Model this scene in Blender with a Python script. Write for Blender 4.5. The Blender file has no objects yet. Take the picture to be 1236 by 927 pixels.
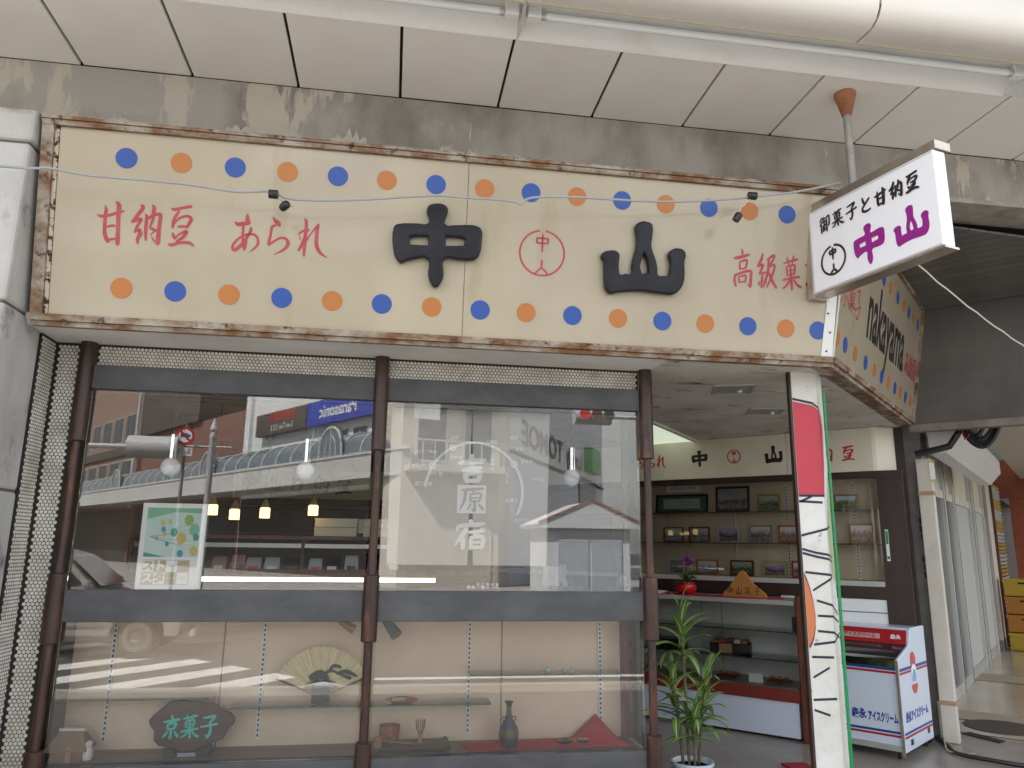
import bpy, bmesh, math, random
from mathutils import Vector, Matrix
random.seed(7)
SC = bpy.context.scene
COL = SC.collection
ANG = 0.79716                                   # angle of the side street against the shop front
# ------------------------------------------------------------------ camera
cam = bpy.data.cameras.new('camera'); co = bpy.data.objects.new('camera', cam); COL.objects.link(co)
_r = Vector((0.98737, -0.15759, 0.01270)); _f = Vector((0.15140, 0.96582, 0.21084)); _f.normalize()
_r = (_r - _f*_r.dot(_f)).normalized(); _u = _r.cross(_f)
co.matrix_world = Matrix(((_r.x, _u.x, -_f.x, 0.0), (_r.y, _u.y, -_f.y, -4.3), (_r.z, _u.z, -_f.z, 1.6), (0, 0, 0, 1)))
cam.sensor_width = 36.0; cam.lens = 36.0*909.24/1236.0; cam.clip_end = 2000; cam.clip_start = 0.05
SC.camera = co
# ------------------------------------------------------------------ sky, sun, exposure
SUN_DIR = Vector((-0.50, 0.45, 0.80)).normalized()          # towards the sun
elev = math.asin(SUN_DIR.z); azim = math.atan2(SUN_DIR.x, SUN_DIR.y)
wd = bpy.data.worlds.new('World'); SC.world = wd; wd.use_nodes = True
nt = wd.node_tree; bg = nt.nodes['Background']
sky = nt.nodes.new('ShaderNodeTexSky'); sky.sky_type = 'NISHITA'; sky.sun_disc = False
sky.sun_elevation = elev; sky.sun_rotation = azim; sky.air_density = 1.0; sky.dust_density = 2.5; sky.ozone_density = 1.0
# broken white cloud over the blue
stc = nt.nodes.new('ShaderNodeTexCoord'); smp = nt.nodes.new('ShaderNodeMapping'); smp.inputs['Scale'].default_value = (1, 1, 2.2); scn = nt.nodes.new('ShaderNodeTexNoise'); scn.inputs['Scale'].default_value = 2.2; scn.inputs['Detail'].default_value = 8
smr = nt.nodes.new('ShaderNodeMapRange'); smr.inputs[1].default_value = 0.34; smr.inputs[2].default_value = 0.58; smr.inputs[4].default_value = 0.92
smx = nt.nodes.new('ShaderNodeMix'); smx.data_type = 'RGBA'; smx.inputs[7].default_value = (6.15, 6.1, 5.95, 1)
nt.links.new(stc.outputs['Generated'], smp.inputs[0]); nt.links.new(smp.outputs[0], scn.inputs['Vector']); nt.links.new(scn.outputs[0], smr.inputs[0]); nt.links.new(smr.outputs[0], smx.inputs[0])
nt.links.new(sky.outputs[0], smx.inputs[6]); nt.links.new(smx.outputs[2], bg.inputs[0]); bg.inputs[1].default_value = 0.15
sl = bpy.data.lights.new('sun', 'SUN'); sl.energy = 5.0; sl.angle = math.radians(0.5); sl.color = (1.0, 0.96, 0.90)
so = bpy.data.objects.new('sun', sl); COL.objects.link(so)
so.rotation_euler = (-SUN_DIR).to_track_quat('-Z', 'Y').to_euler(); so.location = (0, -6, 20)
SC.view_settings.view_transform = 'Standard'; SC.view_settings.look = 'None'
SC.view_settings.exposure = 1.46; SC.view_settings.gamma = 1.0
SC.render.engine = 'CYCLES'; SC.cycles.use_denoising = True
SC.cycles.max_bounces = 10; SC.cycles.diffuse_bounces = 5; SC.cycles.glossy_bounces = 4; SC.cycles.transparent_max_bounces = 16
SC.cycles.sample_clamp_indirect = 6.0

# ------------------------------------------------------------------ frames
SV = Vector((math.sin(ANG), math.cos(ANG), 0)); NV = Vector((SV.y, -SV.x, 0)); P0 = Vector((2.483, -0.4, 0))
def W(a, b, z=0.0): return P0 + SV*a + NV*b + Vector((0, 0, z))

# ------------------------------------------------------------------ materials
MATS = {}
def mat(name, col, rough=0.6, metal=0.0, spec=0.5, col2=None, scale=8.0, lo=0.4, hi=0.62, stretch=(1, 1, 1), bump=0.0, bscale=60.0,
        emit=None, estr=0.0, col3=None, scale3=2.0, lo3=0.5, hi3=0.6, stretch3=(1, 1, 1), rnd=0.0, coat=0.0, detail=6.0):
    if name in MATS: return MATS[name]
    m = bpy.data.materials.new(name); m.use_nodes = True; n = m.node_tree.nodes; l = m.node_tree.links
    b = n['Principled BSDF']
    b.inputs['Base Color'].default_value = (*col, 1); b.inputs['Roughness'].default_value = rough
    b.inputs['Metallic'].default_value = metal; b.inputs['Specular IOR Level'].default_value = spec
    b.inputs['Coat Weight'].default_value = coat; b.inputs['Coat Roughness'].default_value = 0.08
    tc = n.new('ShaderNodeTexCoord'); out = None
    def noise(sc, st, det):
        mp = n.new('ShaderNodeMapping'); mp.inputs['Scale'].default_value = st; l.new(tc.outputs['Object'], mp.inputs[0])
        t = n.new('ShaderNodeTexNoise'); t.inputs['Scale'].default_value = sc; t.inputs['Detail'].default_value = det; t.inputs['Roughness'].default_value = 0.62
        l.new(mp.outputs[0], t.inputs['Vector']); return t
    def mixin(prev, c, sc, st, lo_, hi_):
        t = noise(sc, st, detail); mr = n.new('ShaderNodeMapRange'); mr.inputs[1].default_value = lo_; mr.inputs[2].default_value = hi_
        l.new(t.outputs[0], mr.inputs[0]); mx = n.new('ShaderNodeMix'); mx.data_type = 'RGBA'; l.new(mr.outputs[0], mx.inputs[0])
        if prev is None: mx.inputs[6].default_value = (*col, 1)
        else: l.new(prev, mx.inputs[6])
        mx.inputs[7].default_value = (*c, 1); return mx.outputs[2]
    if col2: out = mixin(None, col2, scale, stretch, lo, hi)
    if col3: out = mixin(out, col3, scale3, stretch3, lo3, hi3)
    if rnd:
        oi = n.new('ShaderNodeObjectInfo'); mr = n.new('ShaderNodeMapRange'); mr.inputs[3].default_value = 1-rnd; mr.inputs[4].default_value = 1+rnd*0.5
        l.new(oi.outputs['Random'], mr.inputs[0]); hs = n.new('ShaderNodeHueSaturation'); l.new(mr.outputs[0], hs.inputs['Value'])
        if out is None: hs.inputs['Color'].default_value = (*col, 1)
        else: l.new(out, hs.inputs['Color'])
        out = hs.outputs[0]
    if out is not None: l.new(out, b.inputs['Base Color'])
    if bump:
        t = noise(bscale, stretch, 4.0); bp = n.new('ShaderNodeBump'); bp.inputs['Strength'].default_value = bump; bp.inputs['Distance'].default_value = 0.01
        l.new(t.outputs[0], bp.inputs['Height']); l.new(bp.outputs[0], b.inputs['Normal'])
    if emit:
        b.inputs['Emission Color'].default_value = (*emit, 1); b.inputs['Emission Strength'].default_value = estr
    MATS[name] = m; return m
def glass_mat(name, tint=(0.93, 0.95, 0.95), ior=1.6, extra=0.0, rough=0.0):
    m = bpy.data.materials.new(name); m.use_nodes = True; n = m.node_tree.nodes; l = m.node_tree.links; n.clear()
    o = n.new('ShaderNodeOutputMaterial'); mx = n.new('ShaderNodeMixShader'); tr = n.new('ShaderNodeBsdfTransparent'); gl = n.new('ShaderNodeBsdfGlossy')
    fr = n.new('ShaderNodeFresnel'); fr.inputs[0].default_value = ior; tr.inputs[0].default_value = (*tint, 1); gl.inputs['Roughness'].default_value = rough
    ad = n.new('ShaderNodeMath'); ad.operation = 'ADD'; ad.inputs[1].default_value = extra; l.new(fr.outputs[0], ad.inputs[0])
    l.new(ad.outputs[0], mx.inputs[0]); l.new(tr.outputs[0], mx.inputs[1]); l.new(gl.outputs[0], mx.inputs[2]); l.new(mx.outputs[0], o.inputs[0])
    return m
GLASS = glass_mat('window_glass', tint=(0.995, 1.0, 0.998), ior=1.70, extra=0.008)
CASEGLASS = glass_mat('case_glass', tint=(0.98, 0.99, 0.985), ior=1.45)
CREAM = mat('sign_cream', (0.43, 0.372, 0.268), 0.28, col2=(0.375, 0.318, 0.222), scale=1.1, lo=0.40, hi=0.75, stretch=(1, 1, 0.8), col3=(0.36, 0.285, 0.18), scale3=2.6, lo3=0.58, hi3=0.80, stretch3=(1.6, 1, 0.35), coat=0.45, detail=9)
RUST = mat('rusty_steel', (0.38, 0.345, 0.285), 0.85, col2=(0.185, 0.09, 0.038), scale=8.0, lo=0.38, hi=0.60, stretch=(0.7, 1.2, 1.2), col3=(0.075, 0.035, 0.02), scale3=20, lo3=0.56, hi3=0.68, bump=0.5, bscale=40)
BLUE = mat('dot_blue', (0.018, 0.075, 0.34), 0.35); ORANGE = mat('dot_orange', (0.46, 0.165, 0.035), 0.35)
RED = mat('brush_red', (0.40, 0.045, 0.06), 0.4, col2=(0.44, 0.09, 0.10), scale=9, lo=0.45, hi=0.7)
REDV = mat('bright_red', (0.52, 0.03, 0.03), 0.4); BLACKT = mat('black_letter', (0.012, 0.012, 0.014), 0.4)
RELIEF = mat('relief_black', (0.010, 0.011, 0.017), 0.30, spec=0.22, coat=0.12, col2=(0.02, 0.022, 0.03), scale=5, lo=0.45, hi=0.7)
CONC = mat('stained_concrete', (0.38, 0.36, 0.33), 0.9, col2=(0.165, 0.15, 0.132), scale=1.9, lo=0.44, hi=0.74, stretch=(1.3, 1, 0.7), col3=(0.50, 0.46, 0.39), scale3=1.6, lo3=0.57, hi3=0.592, stretch3=(1.6, 1, 0.4), bump=0.6, bscale=80, detail=9)
STONE = mat('pillar_stone', (0.50, 0.49, 0.47), 0.85, col2=(0.36, 0.345, 0.32), scale=2.6, lo=0.40, hi=0.68, stretch=(1, 1, 0.5), col3=(0.14, 0.13, 0.12), scale3=6, lo3=0.56, hi3=0.78, bump=0.3, bscale=55, rnd=0.10)
CEILP = mat('ceiling_panel', (0.87, 0.84, 0.79), 0.75, col2=(0.82, 0.785, 0.73), scale=1.2, lo=0.4, hi=0.7, rnd=0.04)
BULL = mat('bullnose_panel', (0.80, 0.76, 0.70), 0.32, col2=(0.74, 0.70, 0.635), scale=0.8, lo=0.4, hi=0.7)
DARK = mat('dark_void', (0.02, 0.018, 0.016), 0.9)
WHITEP = mat('white_enamel', (0.78, 0.78, 0.76), 0.35, col2=(0.66, 0.64, 0.58), scale=3, lo=0.55, hi=0.8)
TUBE = mat('tube_glass', (0.82, 0.83, 0.84), 0.15)
STEEL = mat('brushed_steel', (0.52, 0.47, 0.42), 0.32, metal=1.0, col2=(0.40, 0.34, 0.28), scale=6, lo=0.4, hi=0.7)
CHROME = mat('chrome', (0.8, 0.8, 0.8), 0.08, metal=1.0)
ALU = mat('aluminium', (0.55, 0.56, 0.55), 0.4, metal=0.6)
GALV = mat('galvanised_pipe', (0.36, 0.35, 0.33), 0.55, metal=0.4, col2=(0.26, 0.25, 0.23), scale=8)
COPPER = mat('rust_cone', (0.38, 0.15, 0.07), 0.6, col2=(0.25, 0.09, 0.04), scale=12)
WHITEBOX = mat('acrylic_white', (0.82, 0.83, 0.88), 0.3); PURPLE = mat('sign_purple', (0.27, 0.008, 0.22), 0.35)
BAMBOO = mat('smoked_bamboo', (0.055, 0.022, 0.014), 0.42, col2=(0.025, 0.012, 0.009), scale=5, stretch=(3, 3, 0.6), col3=(0.17, 0.055, 0.022), scale3=4, lo3=0.56, hi3=0.72, stretch3=(4, 4, 0.8), bump=0.25, bscale=25, rnd=0.2)
PLASTER = mat('charcoal_plaster', (0.065, 0.066, 0.070), 0.72, col2=(0.095, 0.096, 0.10), scale=3.5, lo=0.42, hi=0.68, stretch=(1, 1, 2), bump=0.12, bscale=50)
TILE = mat('penny_tile', (0.68, 0.655, 0.59), 0.3, col2=(0.50, 0.46, 0.385), scale=7, lo=0.42, hi=0.65)
GROUT = mat('tile_grout', (0.028, 0.024, 0.022), 0.9)
SOFFIT = mat('soffit_paint', (0.66, 0.62, 0.56), 0.85, col2=(0.48, 0.44, 0.39), scale=1.9, lo=0.40, hi=0.68, col3=(0.12, 0.095, 0.08), scale3=3.4, lo3=0.575, hi3=0.70, stretch3=(1, 1.6, 1), bump=0.3, bscale=14, detail=9)
BROWNW = mat('dark_brown_wood', (0.045, 0.024, 0.018), 0.45, col2=(0.028, 0.016, 0.012), scale=6, stretch=(1, 1, 0.2))
REDWOOD = mat('reddish_wood', (0.16, 0.05, 0.028), 0.45, col2=(0.09, 0.028, 0.016), scale=7, stretch=(4, 4, 0.5))
BEIGE = mat('beige_fabric_wall', (0.84, 0.70, 0.54), 0.9, col2=(0.79, 0.645, 0.49), scale=2.2, lo=0.4, hi=0.7, bump=0.25, bscale=220)
SHELFW = mat('display_floor_wood', (0.20, 0.13, 0.085), 0.45, col2=(0.14, 0.09, 0.06), scale=4, stretch=(0.5, 4, 4))
WALLW = mat('case_interior_white', (0.88, 0.90, 0.90), 0.6)
CASEBROWN = mat('cabinet_back', (0.72, 0.61, 0.46), 0.8, col2=(0.66, 0.55, 0.41), scale=2)
PANELCREAM = mat('panel_cream', (0.78, 0.74, 0.62), 0.45, col2=(0.70, 0.65, 0.50), scale=1.5)
FLOOR = mat('shop_floor', (0.31, 0.28, 0.245), 0.30, col2=(0.24, 0.21, 0.18), scale=3, lo=0.4, hi=0.65, bump=0.05, bscale=30, col3=(0.34, 0.31, 0.28), scale3=1.1, lo3=0.5, hi3=0.7)
PAVE = mat('pavement_tile', (0.34, 0.31, 0.27), 0.45, col2=(0.29, 0.26, 0.225), scale=3.0, rnd=0.08)
ASPH = mat('asphalt', (0.075, 0.074, 0.072), 0.9, col2=(0.095, 0.093, 0.09), scale=2.2, bump=0.3, bscale=120)
PAINT = mat('road_paint', (0.82, 0.82, 0.80), 0.7, col2=(0.50, 0.50, 0.49), scale=5, lo=0.5, hi=0.7)
KERB = mat('kerb_stone', (0.46, 0.45, 0.43), 0.85, col2=(0.36, 0.35, 0.33), scale=5)
DKPANEL = mat('dark_fascia', (0.115, 0.108, 0.10), 0.7, col2=(0.085, 0.08, 0.074), scale=2.5, bump=0.1)
SLAT = mat('dark_slat', (0.14, 0.128, 0.115), 0.75, col2=(0.10, 0.09, 0.08), scale=3, rnd=0.1)
POLEW = mat('painted_pole_white', (0.72, 0.71, 0.68), 0.5, col2=(0.60, 0.58, 0.53), scale=4, col3=(0.22, 0.20, 0.18), scale3=16, lo3=0.66, hi3=0.72)
POLER = mat('painted_pole_red', (0.52, 0.035, 0.06), 0.5, col2=(0.46, 0.04, 0.06), scale=5)
LEAFO = mat('painted_orange', (0.58, 0.17, 0.06), 0.5); LINEB = mat('painted_navy_line', (0.014, 0.014, 0.04), 0.5)
GREENP = mat('green_pole', (0.0, 0.26, 0.075), 0.4); OLIVE = mat('painted_pale_green', (0.36, 0.44, 0.26), 0.6)
GREYCOL = mat('grey_column', (0.26, 0.25, 0.235), 0.75, col2=(0.20, 0.19, 0.18), scale=5, bump=0.15)
IVORY = mat('ivory_post', (0.66, 0.62, 0.55), 0.5, col2=(0.58, 0.54, 0.46), scale=4); TAN = mat('tan_tape', (0.42, 0.27, 0.16), 0.5)
FRZW = mat('freezer_white', (0.66, 0.74, 0.86), 0.3, coat=0.3); FRZRED = mat('freezer_red', (0.42, 0.012, 0.02), 0.35); FRZBLUE = mat('freezer_blue', (0.015, 0.05, 0.30), 0.4)
TEAL = mat('teal_letter', (0.03, 0.60, 0.50), 0.4); PLAQUE = mat('plaque_wood', (0.075, 0.030, 0.020), 0.4, col2=(0.035, 0.016, 0.012), scale=6, stretch=(1, 1, 3))
NOREN = mat('noren_cloth', (0.60, 0.565, 0.525), 0.9, bump=0.15, bscale=260); NORENW = mat('noren_print', (0.96, 0.97, 0.97), 0.8)
FANP = mat('fan_paper', (0.86, 0.76, 0.50), 0.7, col2=(0.78, 0.68, 0.42), scale=4, rnd=0.12); FANR = mat('fan_rib', (0.09, 0.065, 0.04), 0.5); INK = mat('fan_ink', (0.05, 0.05, 0.055), 0.7)
WHITE = mat('paper_white', (0.88, 0.89, 0.89), 0.6); GLOBE = mat('globe_white', (0.78, 0.82, 0.85), 0.12)
BLACKP = mat('black_plastic', (0.015, 0.015, 0.016), 0.35)

# ------------------------------------------------------------------ mesh builder
class MB:
    def __init__(s): s.v = []; s.f = []; s.uv = None
    def add(s, vs, fs):
        k = len(s.v); s.v += [tuple(p) for p in vs]; s.f += [tuple(i+k for i in f) for f in fs]; return s
    def box(s, x0, x1, y0, y1, z0, z1):
        return s.add([(x, y, z) for x in (x0, x1) for y in (y0, y1) for z in (z0, z1)], [(0, 1, 3, 2), (4, 6, 7, 5), (0, 4, 5, 1), (2, 3, 7, 6), (0, 2, 6, 4), (1, 5, 7, 3)])
    def prism(s, poly, z0, z1):
        n = len(poly); return s.add([(x, y, z0) for x, y in poly]+[(x, y, z1) for x, y in poly], [tuple(range(n))[::-1], tuple(range(n, 2*n))]+[(i, (i+1) % n, n+(i+1) % n, n+i) for i in range(n)])
    def ext(s, poly, y0, y1):                    # polygon in x,z pushed along y
        n = len(poly); return s.add([(x, y0, z) for x, z in poly]+[(x, y1, z) for x, z in poly], [tuple(range(n)), tuple(range(n, 2*n))[::-1]]+[(i, n+i, n+(i+1) % n, (i+1) % n) for i in range(n)])
    def extx(s, poly, x0, x1):                   # polygon in y,z pushed along x
        n = len(poly); return s.add([(x0, y, z) for y, z in poly]+[(x1, y, z) for y, z in poly], [tuple(range(n))[::-1], tuple(range(n, 2*n))]+[(i, (i+1) % n, n+(i+1) % n, n+i) for i in range(n)])
    def lathe(s, prof, c=(0, 0), n=20):          # (r, z) pairs about a vertical axis
        vs = []; fs = []
        for r, z in prof:
            for i in range(n):
                t = 2*math.pi*i/n; vs.append((c[0]+r*math.cos(t), c[1]+r*math.sin(t), z))
        m = len(prof)
        for j in range(m-1):
            for i in range(n):
                i2 = (i+1) % n; fs.append((j*n+i, j*n+i2, (j+1)*n+i2, (j+1)*n+i))
        fs.append(tuple(range(n))[::-1]); fs.append(tuple((m-1)*n+i for i in range(n))); return s.add(vs, fs)
    def tube(s, pts, r, n=8, taper=None):
        pts = [Vector(p) for p in pts]; m = len(pts); vs = []; fs = []
        up = Vector((0, 0, 1))
        for j, p in enumerate(pts):
            d = (pts[min(j+1, m-1)]-pts[max(j-1, 0)]).normalized()
            a = d.cross(up) if abs(d.z) < 0.95 else d.cross(Vector((0, 1, 0)))
            a.normalize(); b = d.cross(a); rr = r if taper is None else r+(taper-r)*j/max(1, m-1)
            for i in range(n):
                t = 2*math.pi*i/n; vs.append(p+a*rr*math.cos(t)+b*rr*math.sin(t))
        for j in range(m-1):
            for i in range(n):
                i2 = (i+1) % n; fs.append((j*n+i, j*n+i2, (j+1)*n+i2, (j+1)*n+i))
        fs.append(tuple(range(n))[::-1]); fs.append(tuple((m-1)*n+i for i in range(n))); return s.add(vs, fs)
    def sphere(s, c, r, n=14, m=9, sc=(1, 1, 1)):
        prof = [(max(0.0005, r*math.sin(math.pi*j/m)), -r*math.cos(math.pi*j/m)) for j in range(m+1)]
        k = len(s.v); s.lathe(prof, n=n)
        s.v[k:] = [(c[0]+x*sc[0], c[1]+y*sc[1], c[2]+z*sc[2]) for x, y, z in s.v[k:]]; return s
    def disc(s, u, v, r, y, t=0.002, n=24):
        return s.ext([(u+r*math.cos(2*math.pi*i/n), v+r*math.sin(2*math.pi*i/n)) for i in range(n)], y, y-t)
    def move(s, f): s.v = [tuple(f(Vector(p))) for p in s.v]; return s
def build(name, mb, m, parent=None, smooth=False, bevel=0.0):
    me = bpy.data.meshes.new(name); me.from_pydata(mb.v, [], mb.f)
    bm = bmesh.new(); bm.from_mesh(me); bmesh.ops.recalc_face_normals(bm, faces=bm.faces[:]); bm.to_mesh(me); bm.free()
    me.materials.append(m)
    if smooth:
        me.polygons.foreach_set('use_smooth', [True]*len(me.polygons)); me.set_sharp_from_angle(angle=math.radians(40))
    o = bpy.data.objects.new(name, me); COL.objects.link(o)
    if parent: o.parent = parent
    if bevel:
        bv = o.modifiers.new('bevel', 'BEVEL'); bv.width = bevel; bv.segments = 2; bv.limit_method = 'ANGLE'
    return o
def tag(o, label=None, cat=None, group=None, kind=None):
    if label: o['label'] = label
    if cat: o['category'] = cat
    if group: o['group'] = group
    if kind: o['kind'] = kind
    return o
def thing(name, label, cat, loc=(0, 0, 0), rotz=0.0, rotx=0.0, group=None):
    o = bpy.data.objects.new(name, None); COL.objects.link(o); o.location = loc; o.rotation_euler = (rotx, 0, rotz); o.empty_display_size = 0.1
    return tag(o, label, cat, group)
def struct(name, mb, m, **k): return tag(build(name, mb, m, **k), kind='structure')
def stuff(o): o['kind'] = 'stuff'; return o
def child(o, parent, **k):                       # linked copy under a parent
    c = o.copy(); COL.objects.link(c); c.parent = parent; return c

# ------------------------------------------------------------------ brush lettering
def spline(st, k=5):
    P = [Vector(p) for p in st]
    if len(P) < 3: return [P[0].lerp(P[-1], i/3) for i in range(4)]
    out = []
    for i in range(len(P)-1):
        a = P[max(i-1, 0)]; b = P[i]; c = P[i+1]; d = P[min(i+2, len(P)-1)]
        for j in range(k):
            t = j/k; out.append(0.5*((2*b)+(c-a)*t+(2*a-5*b+4*c-d)*t*t+(3*b-a-3*c+d)*t**3))
    out.append(P[-1]); return out
def brush(mb, strokes, y0, step=0.00025):        # ribbons in the x,z plane, each a hair in front of the one before
    for q, st in enumerate(strokes):
        pts = spline(st); n = len(pts); L = []; R = []; y = y0-step*(q+1)
        for i, p in enumerate(pts):
            d = pts[min(i+1, n-1)]-pts[max(i-1, 0)]; d = Vector((d.x, d.y)); d = d.normalized() if d.length > 1e-9 else Vector((1, 0))
            nn = Vector((-d.y, d.x)); w = max(0.0006, p.z)/2; e = Vector((0, 0))
            if i == 0: e = -d*w*0.45
            if i == n-1: e = d*w*0.45
            c = Vector((p.x, p.y))+e; f = 0.62 if i in (0, n-1) else 1.0
            a = c+nn*w*f; b = c-nn*w*f; L.append((a.x, y, a.y)); R.append((b.x, y, b.y))
        mb.add(L+R, [(i, i+1, n+i+1, n+i) for i in range(n-1)])
    return mb
def glyph(mb, ch, x, z, w, h, y, wk=1.0):        # a character from GL in a box, lower left corner at x,z
    s = [[(x+px/100*w, z+h-py/100*h, pw/100*(w+h)/2*wk) for px, py, pw in st] for st in GL[ch]]
    return brush(mb, s, y)
GL = {
'甘': [[(2,33,4),(25,35,13),(60,28,12),(98,22,9)],[(30,10,5),(32,40,13),(30,75,13),(36,94,12)],[(72,2,9),(78,20,16),(76,60,15),(72,98,14)],[(34,58,8),(68,56,10)],[(36,90,10),(72,88,10)]],
'納': [[(34,2,9),(38,10,12),(22,30,12),(2,42,10)],[(2,42,8),(22,36,12),(36,34,9),(22,52,10),(12,68,8)],[(12,68,6),(32,62,10),(26,86,12),(24,98,6)],[(36,80,5),(42,66,3)],[(48,24,5),(52,40,9),(50,64,11),(48,90,8)],[(72,2,4),(78,12,11),(74,28,11)],[(52,38,5),(76,26,10),(96,26,11),(95,60,12),(90,92,14),(86,99,7)],[(88,96,7),(76,88,6),(68,76,2)],[(76,24,9),(70,44,8),(60,58,5)],[(60,58,5),(74,62,9),(84,66,7)]],
'豆': [[(14,6,5),(26,12,12),(58,8,11),(92,4,11)],[(46,14,8),(28,32,12),(20,54,9)],[(26,44,7),(46,32,8),(74,28,9),(88,34,12),(74,50,12)],[(40,52,6),(60,52,10),(78,54,9)],[(20,64,4),(26,76,10),(32,80,8)],[(32,80,6),(46,70,6),(72,64,12),(60,78,12),(36,90,8)],[(2,96,6),(18,97,12),(48,92,10),(84,93,10),(98,99,7)]],
'高': [[(46,0,7),(48,13,12)],[(4,24,6),(30,22,11),(92,15,10)],[(34,34,7),(36,52,8)],[(34,33,7),(70,28,9),(64,50,8)],[(36,51,6),(66,47,6)],[(12,62,8),(8,80,10),(14,96,7)],[(10,65,7),(50,58,9),(90,55,10),(92,66,10),(90,98,10)],[(90,97,7),(76,90,3)],[(30,68,7),(33,86,7)],[(30,68,6),(66,66,7),(62,84,7)],[(33,85,6),(63,82,6)]],
'級': [[(30,2,7),(22,18,11),(2,36,8)],[(2,36,7),(32,32,10),(12,58,8)],[(12,58,6),(46,54,9)],[(29,58,8),(21,98,8)],[(10,78,5),(6,90,6)],[(40,74,5),(47,86,6)],[(53,18,6),(84,8,10),(92,12,7),(66,40,8)],[(62,22,8),(56,56,9),(30,96,5)],[(66,40,6),(96,36,8),(80,66,8),(50,96,5)],[(62,54,5),(80,78,9),(104,98,8)]],
'菓': [[(6,16,6),(45,10,9),(88,3,8)],[(28,0,6),(38,20,8)],[(66,0,8),(56,18,5)],[(22,28,7),(28,54,8)],[(22,28,6),(70,22,9),(66,50,8)],[(28,40,5),(66,36,5)],[(28,53,5),(66,49,5)],[(0,70,7),(46,63,9),(96,58,8)],[(46,28,7),(50,62,10),(54,98,9)],[(42,66,7),(22,86,8),(0,94,5)],[(62,66,5),(80,84,9),(102,92,10)]],
'子': [[(15,14,7),(50,10,10),(80,8,12),(52,36,9)],[(52,36,8),(60,65,11),(46,96,10),(32,84,4)],[(2,52,7),(50,46,9),(98,40,10)]],
'京': [[(48,0,7),(54,14,12)],[(8,28,8),(50,23,11),(94,17,11)],[(28,38,8),(34,60,9)],[(28,38,8),(74,33,11),(66,58,9)],[(34,59,7),(66,55,7)],[(50,58,10),(51,96,10),(40,88,4)],[(32,68,8),(10,92,9)],[(68,66,6),(92,90,13)]],
'御': [[(28,2,8),(6,24,8)],[(30,24,8),(6,50,7)],[(20,40,8),(19,98,10)],[(44,2,7),(32,26,7)],[(38,16,6),(62,12,8)],[(32,36,7),(66,31,8)],[(50,16,8),(49,82,8)],[(50,56,6),(65,53,7)],[(38,54,7),(38,86,8)],[(30,91,7),(67,80,8)],[(72,13,7),(96,9,9),(94,62,8),(84,60,4)],[(72,13,8),(72,99,10)]],
'と': [[(28,6,9),(34,30,12),(44,46,9)],[(84,22,10),(50,46,10),(24,68,11),(30,86,12),(60,92,11),(90,86,8)]],
'あ': [[(10,20,4),(24,28,12),(46,26,13),(66,24,10)],[(58,0,6),(56,14,14),(60,26,12)],[(44,28,8),(40,52,9),(41,80,9),(46,98,6)],[(70,36,8),(68,46,9),(54,66,9),(32,88,11),(12,98,9),(4,88,9),(16,74,8),(40,58,8),(66,52,8),(84,56,9),(94,72,9),(86,88,9),(62,104,3)]],
'ら': [[(26,2,4),(38,12,12),(54,22,14),(58,30,6)],[(42,26,8),(26,32,9),(22,50,9),(12,74,11)],[(10,78,11),(30,70,8),(60,60,7),(84,62,9),(94,76,12),(76,90,9),(36,102,3)]],
'れ': [[(24,0,5),(30,8,11),(28,32,11),(24,64,13),(22,98,8)],[(4,40,5),(18,32,8),(36,28,8),(28,38,8),(12,72,10),(4,84,8)],[(24,64,7),(44,40,6),(64,20,9),(70,16,8)],[(68,16,9),(64,44,12),(64,72,12),(76,92,9),(98,104,3)]],
'中': [[(10,26,16),(12,44,15),(18,64,13)],[(12,29,14),(50,27,13),(88,29,14)],[(88,28,15),(86,46,15),(82,64,13)],[(16,60,13),(50,58,12),(84,60,13)],[(50,2,16),(50,30,15),(50,70,15),(50,99,8)]],
'山': [[(50,3,15),(48,40,17),(50,80,18)],[(12,42,17),(15,66,16),(16,90,15)],[(14,86,17),(50,82,17),(86,86,17)],[(88,38,17),(86,64,16),(84,90,15)]],
'人': [[(50,0,10),(50,45,10)],[(50,40,10),(12,98,10)],[(50,40,10),(88,98,10)]],
'吉': [[(2,30,10),(50,24,20),(98,16,14)],[(50,0,16),(50,50,16)],[(18,54,12),(52,48,16),(84,42,10)],[(24,66,16),(34,96,14)],[(24,70,13),(78,62,16),(70,94,14)],[(34,92,13),(72,89,13)]],
'原': [[(12,14,10),(55,10,13),(96,6,10)],[(26,12,14),(20,56,13),(2,98,5)],[(60,14,8),(50,28,7)],[(44,31,9),(45,60,9)],[(44,31,9),(86,27,10),(80,60,9)],[(44,46,7),(80,44,7)],[(44,60,8),(80,58,8)],[(62,60,12),(62,98,12),(50,90,5)],[(48,70,10),(34,94,8)],[(76,68,7),(96,92,15)]],
'宿': [[(50,0,13),(53,14,13)],[(10,18,13),(6,36,10)],[(10,20,13),(94,14,13),(84,32,9)],[(38,30,15),(20,58,13),(0,90,5)],[(26,52,13),(26,99,15)],[(46,42,11),(96,37,11)],[(68,44,10),(62,58,9)],[(52,60,13),(52,99,13)],[(52,60,11),(91,58,13),(88,99,13)],[(52,78,9),(88,76,9)],[(52,95,11),(88,94,11)]],
}
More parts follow.
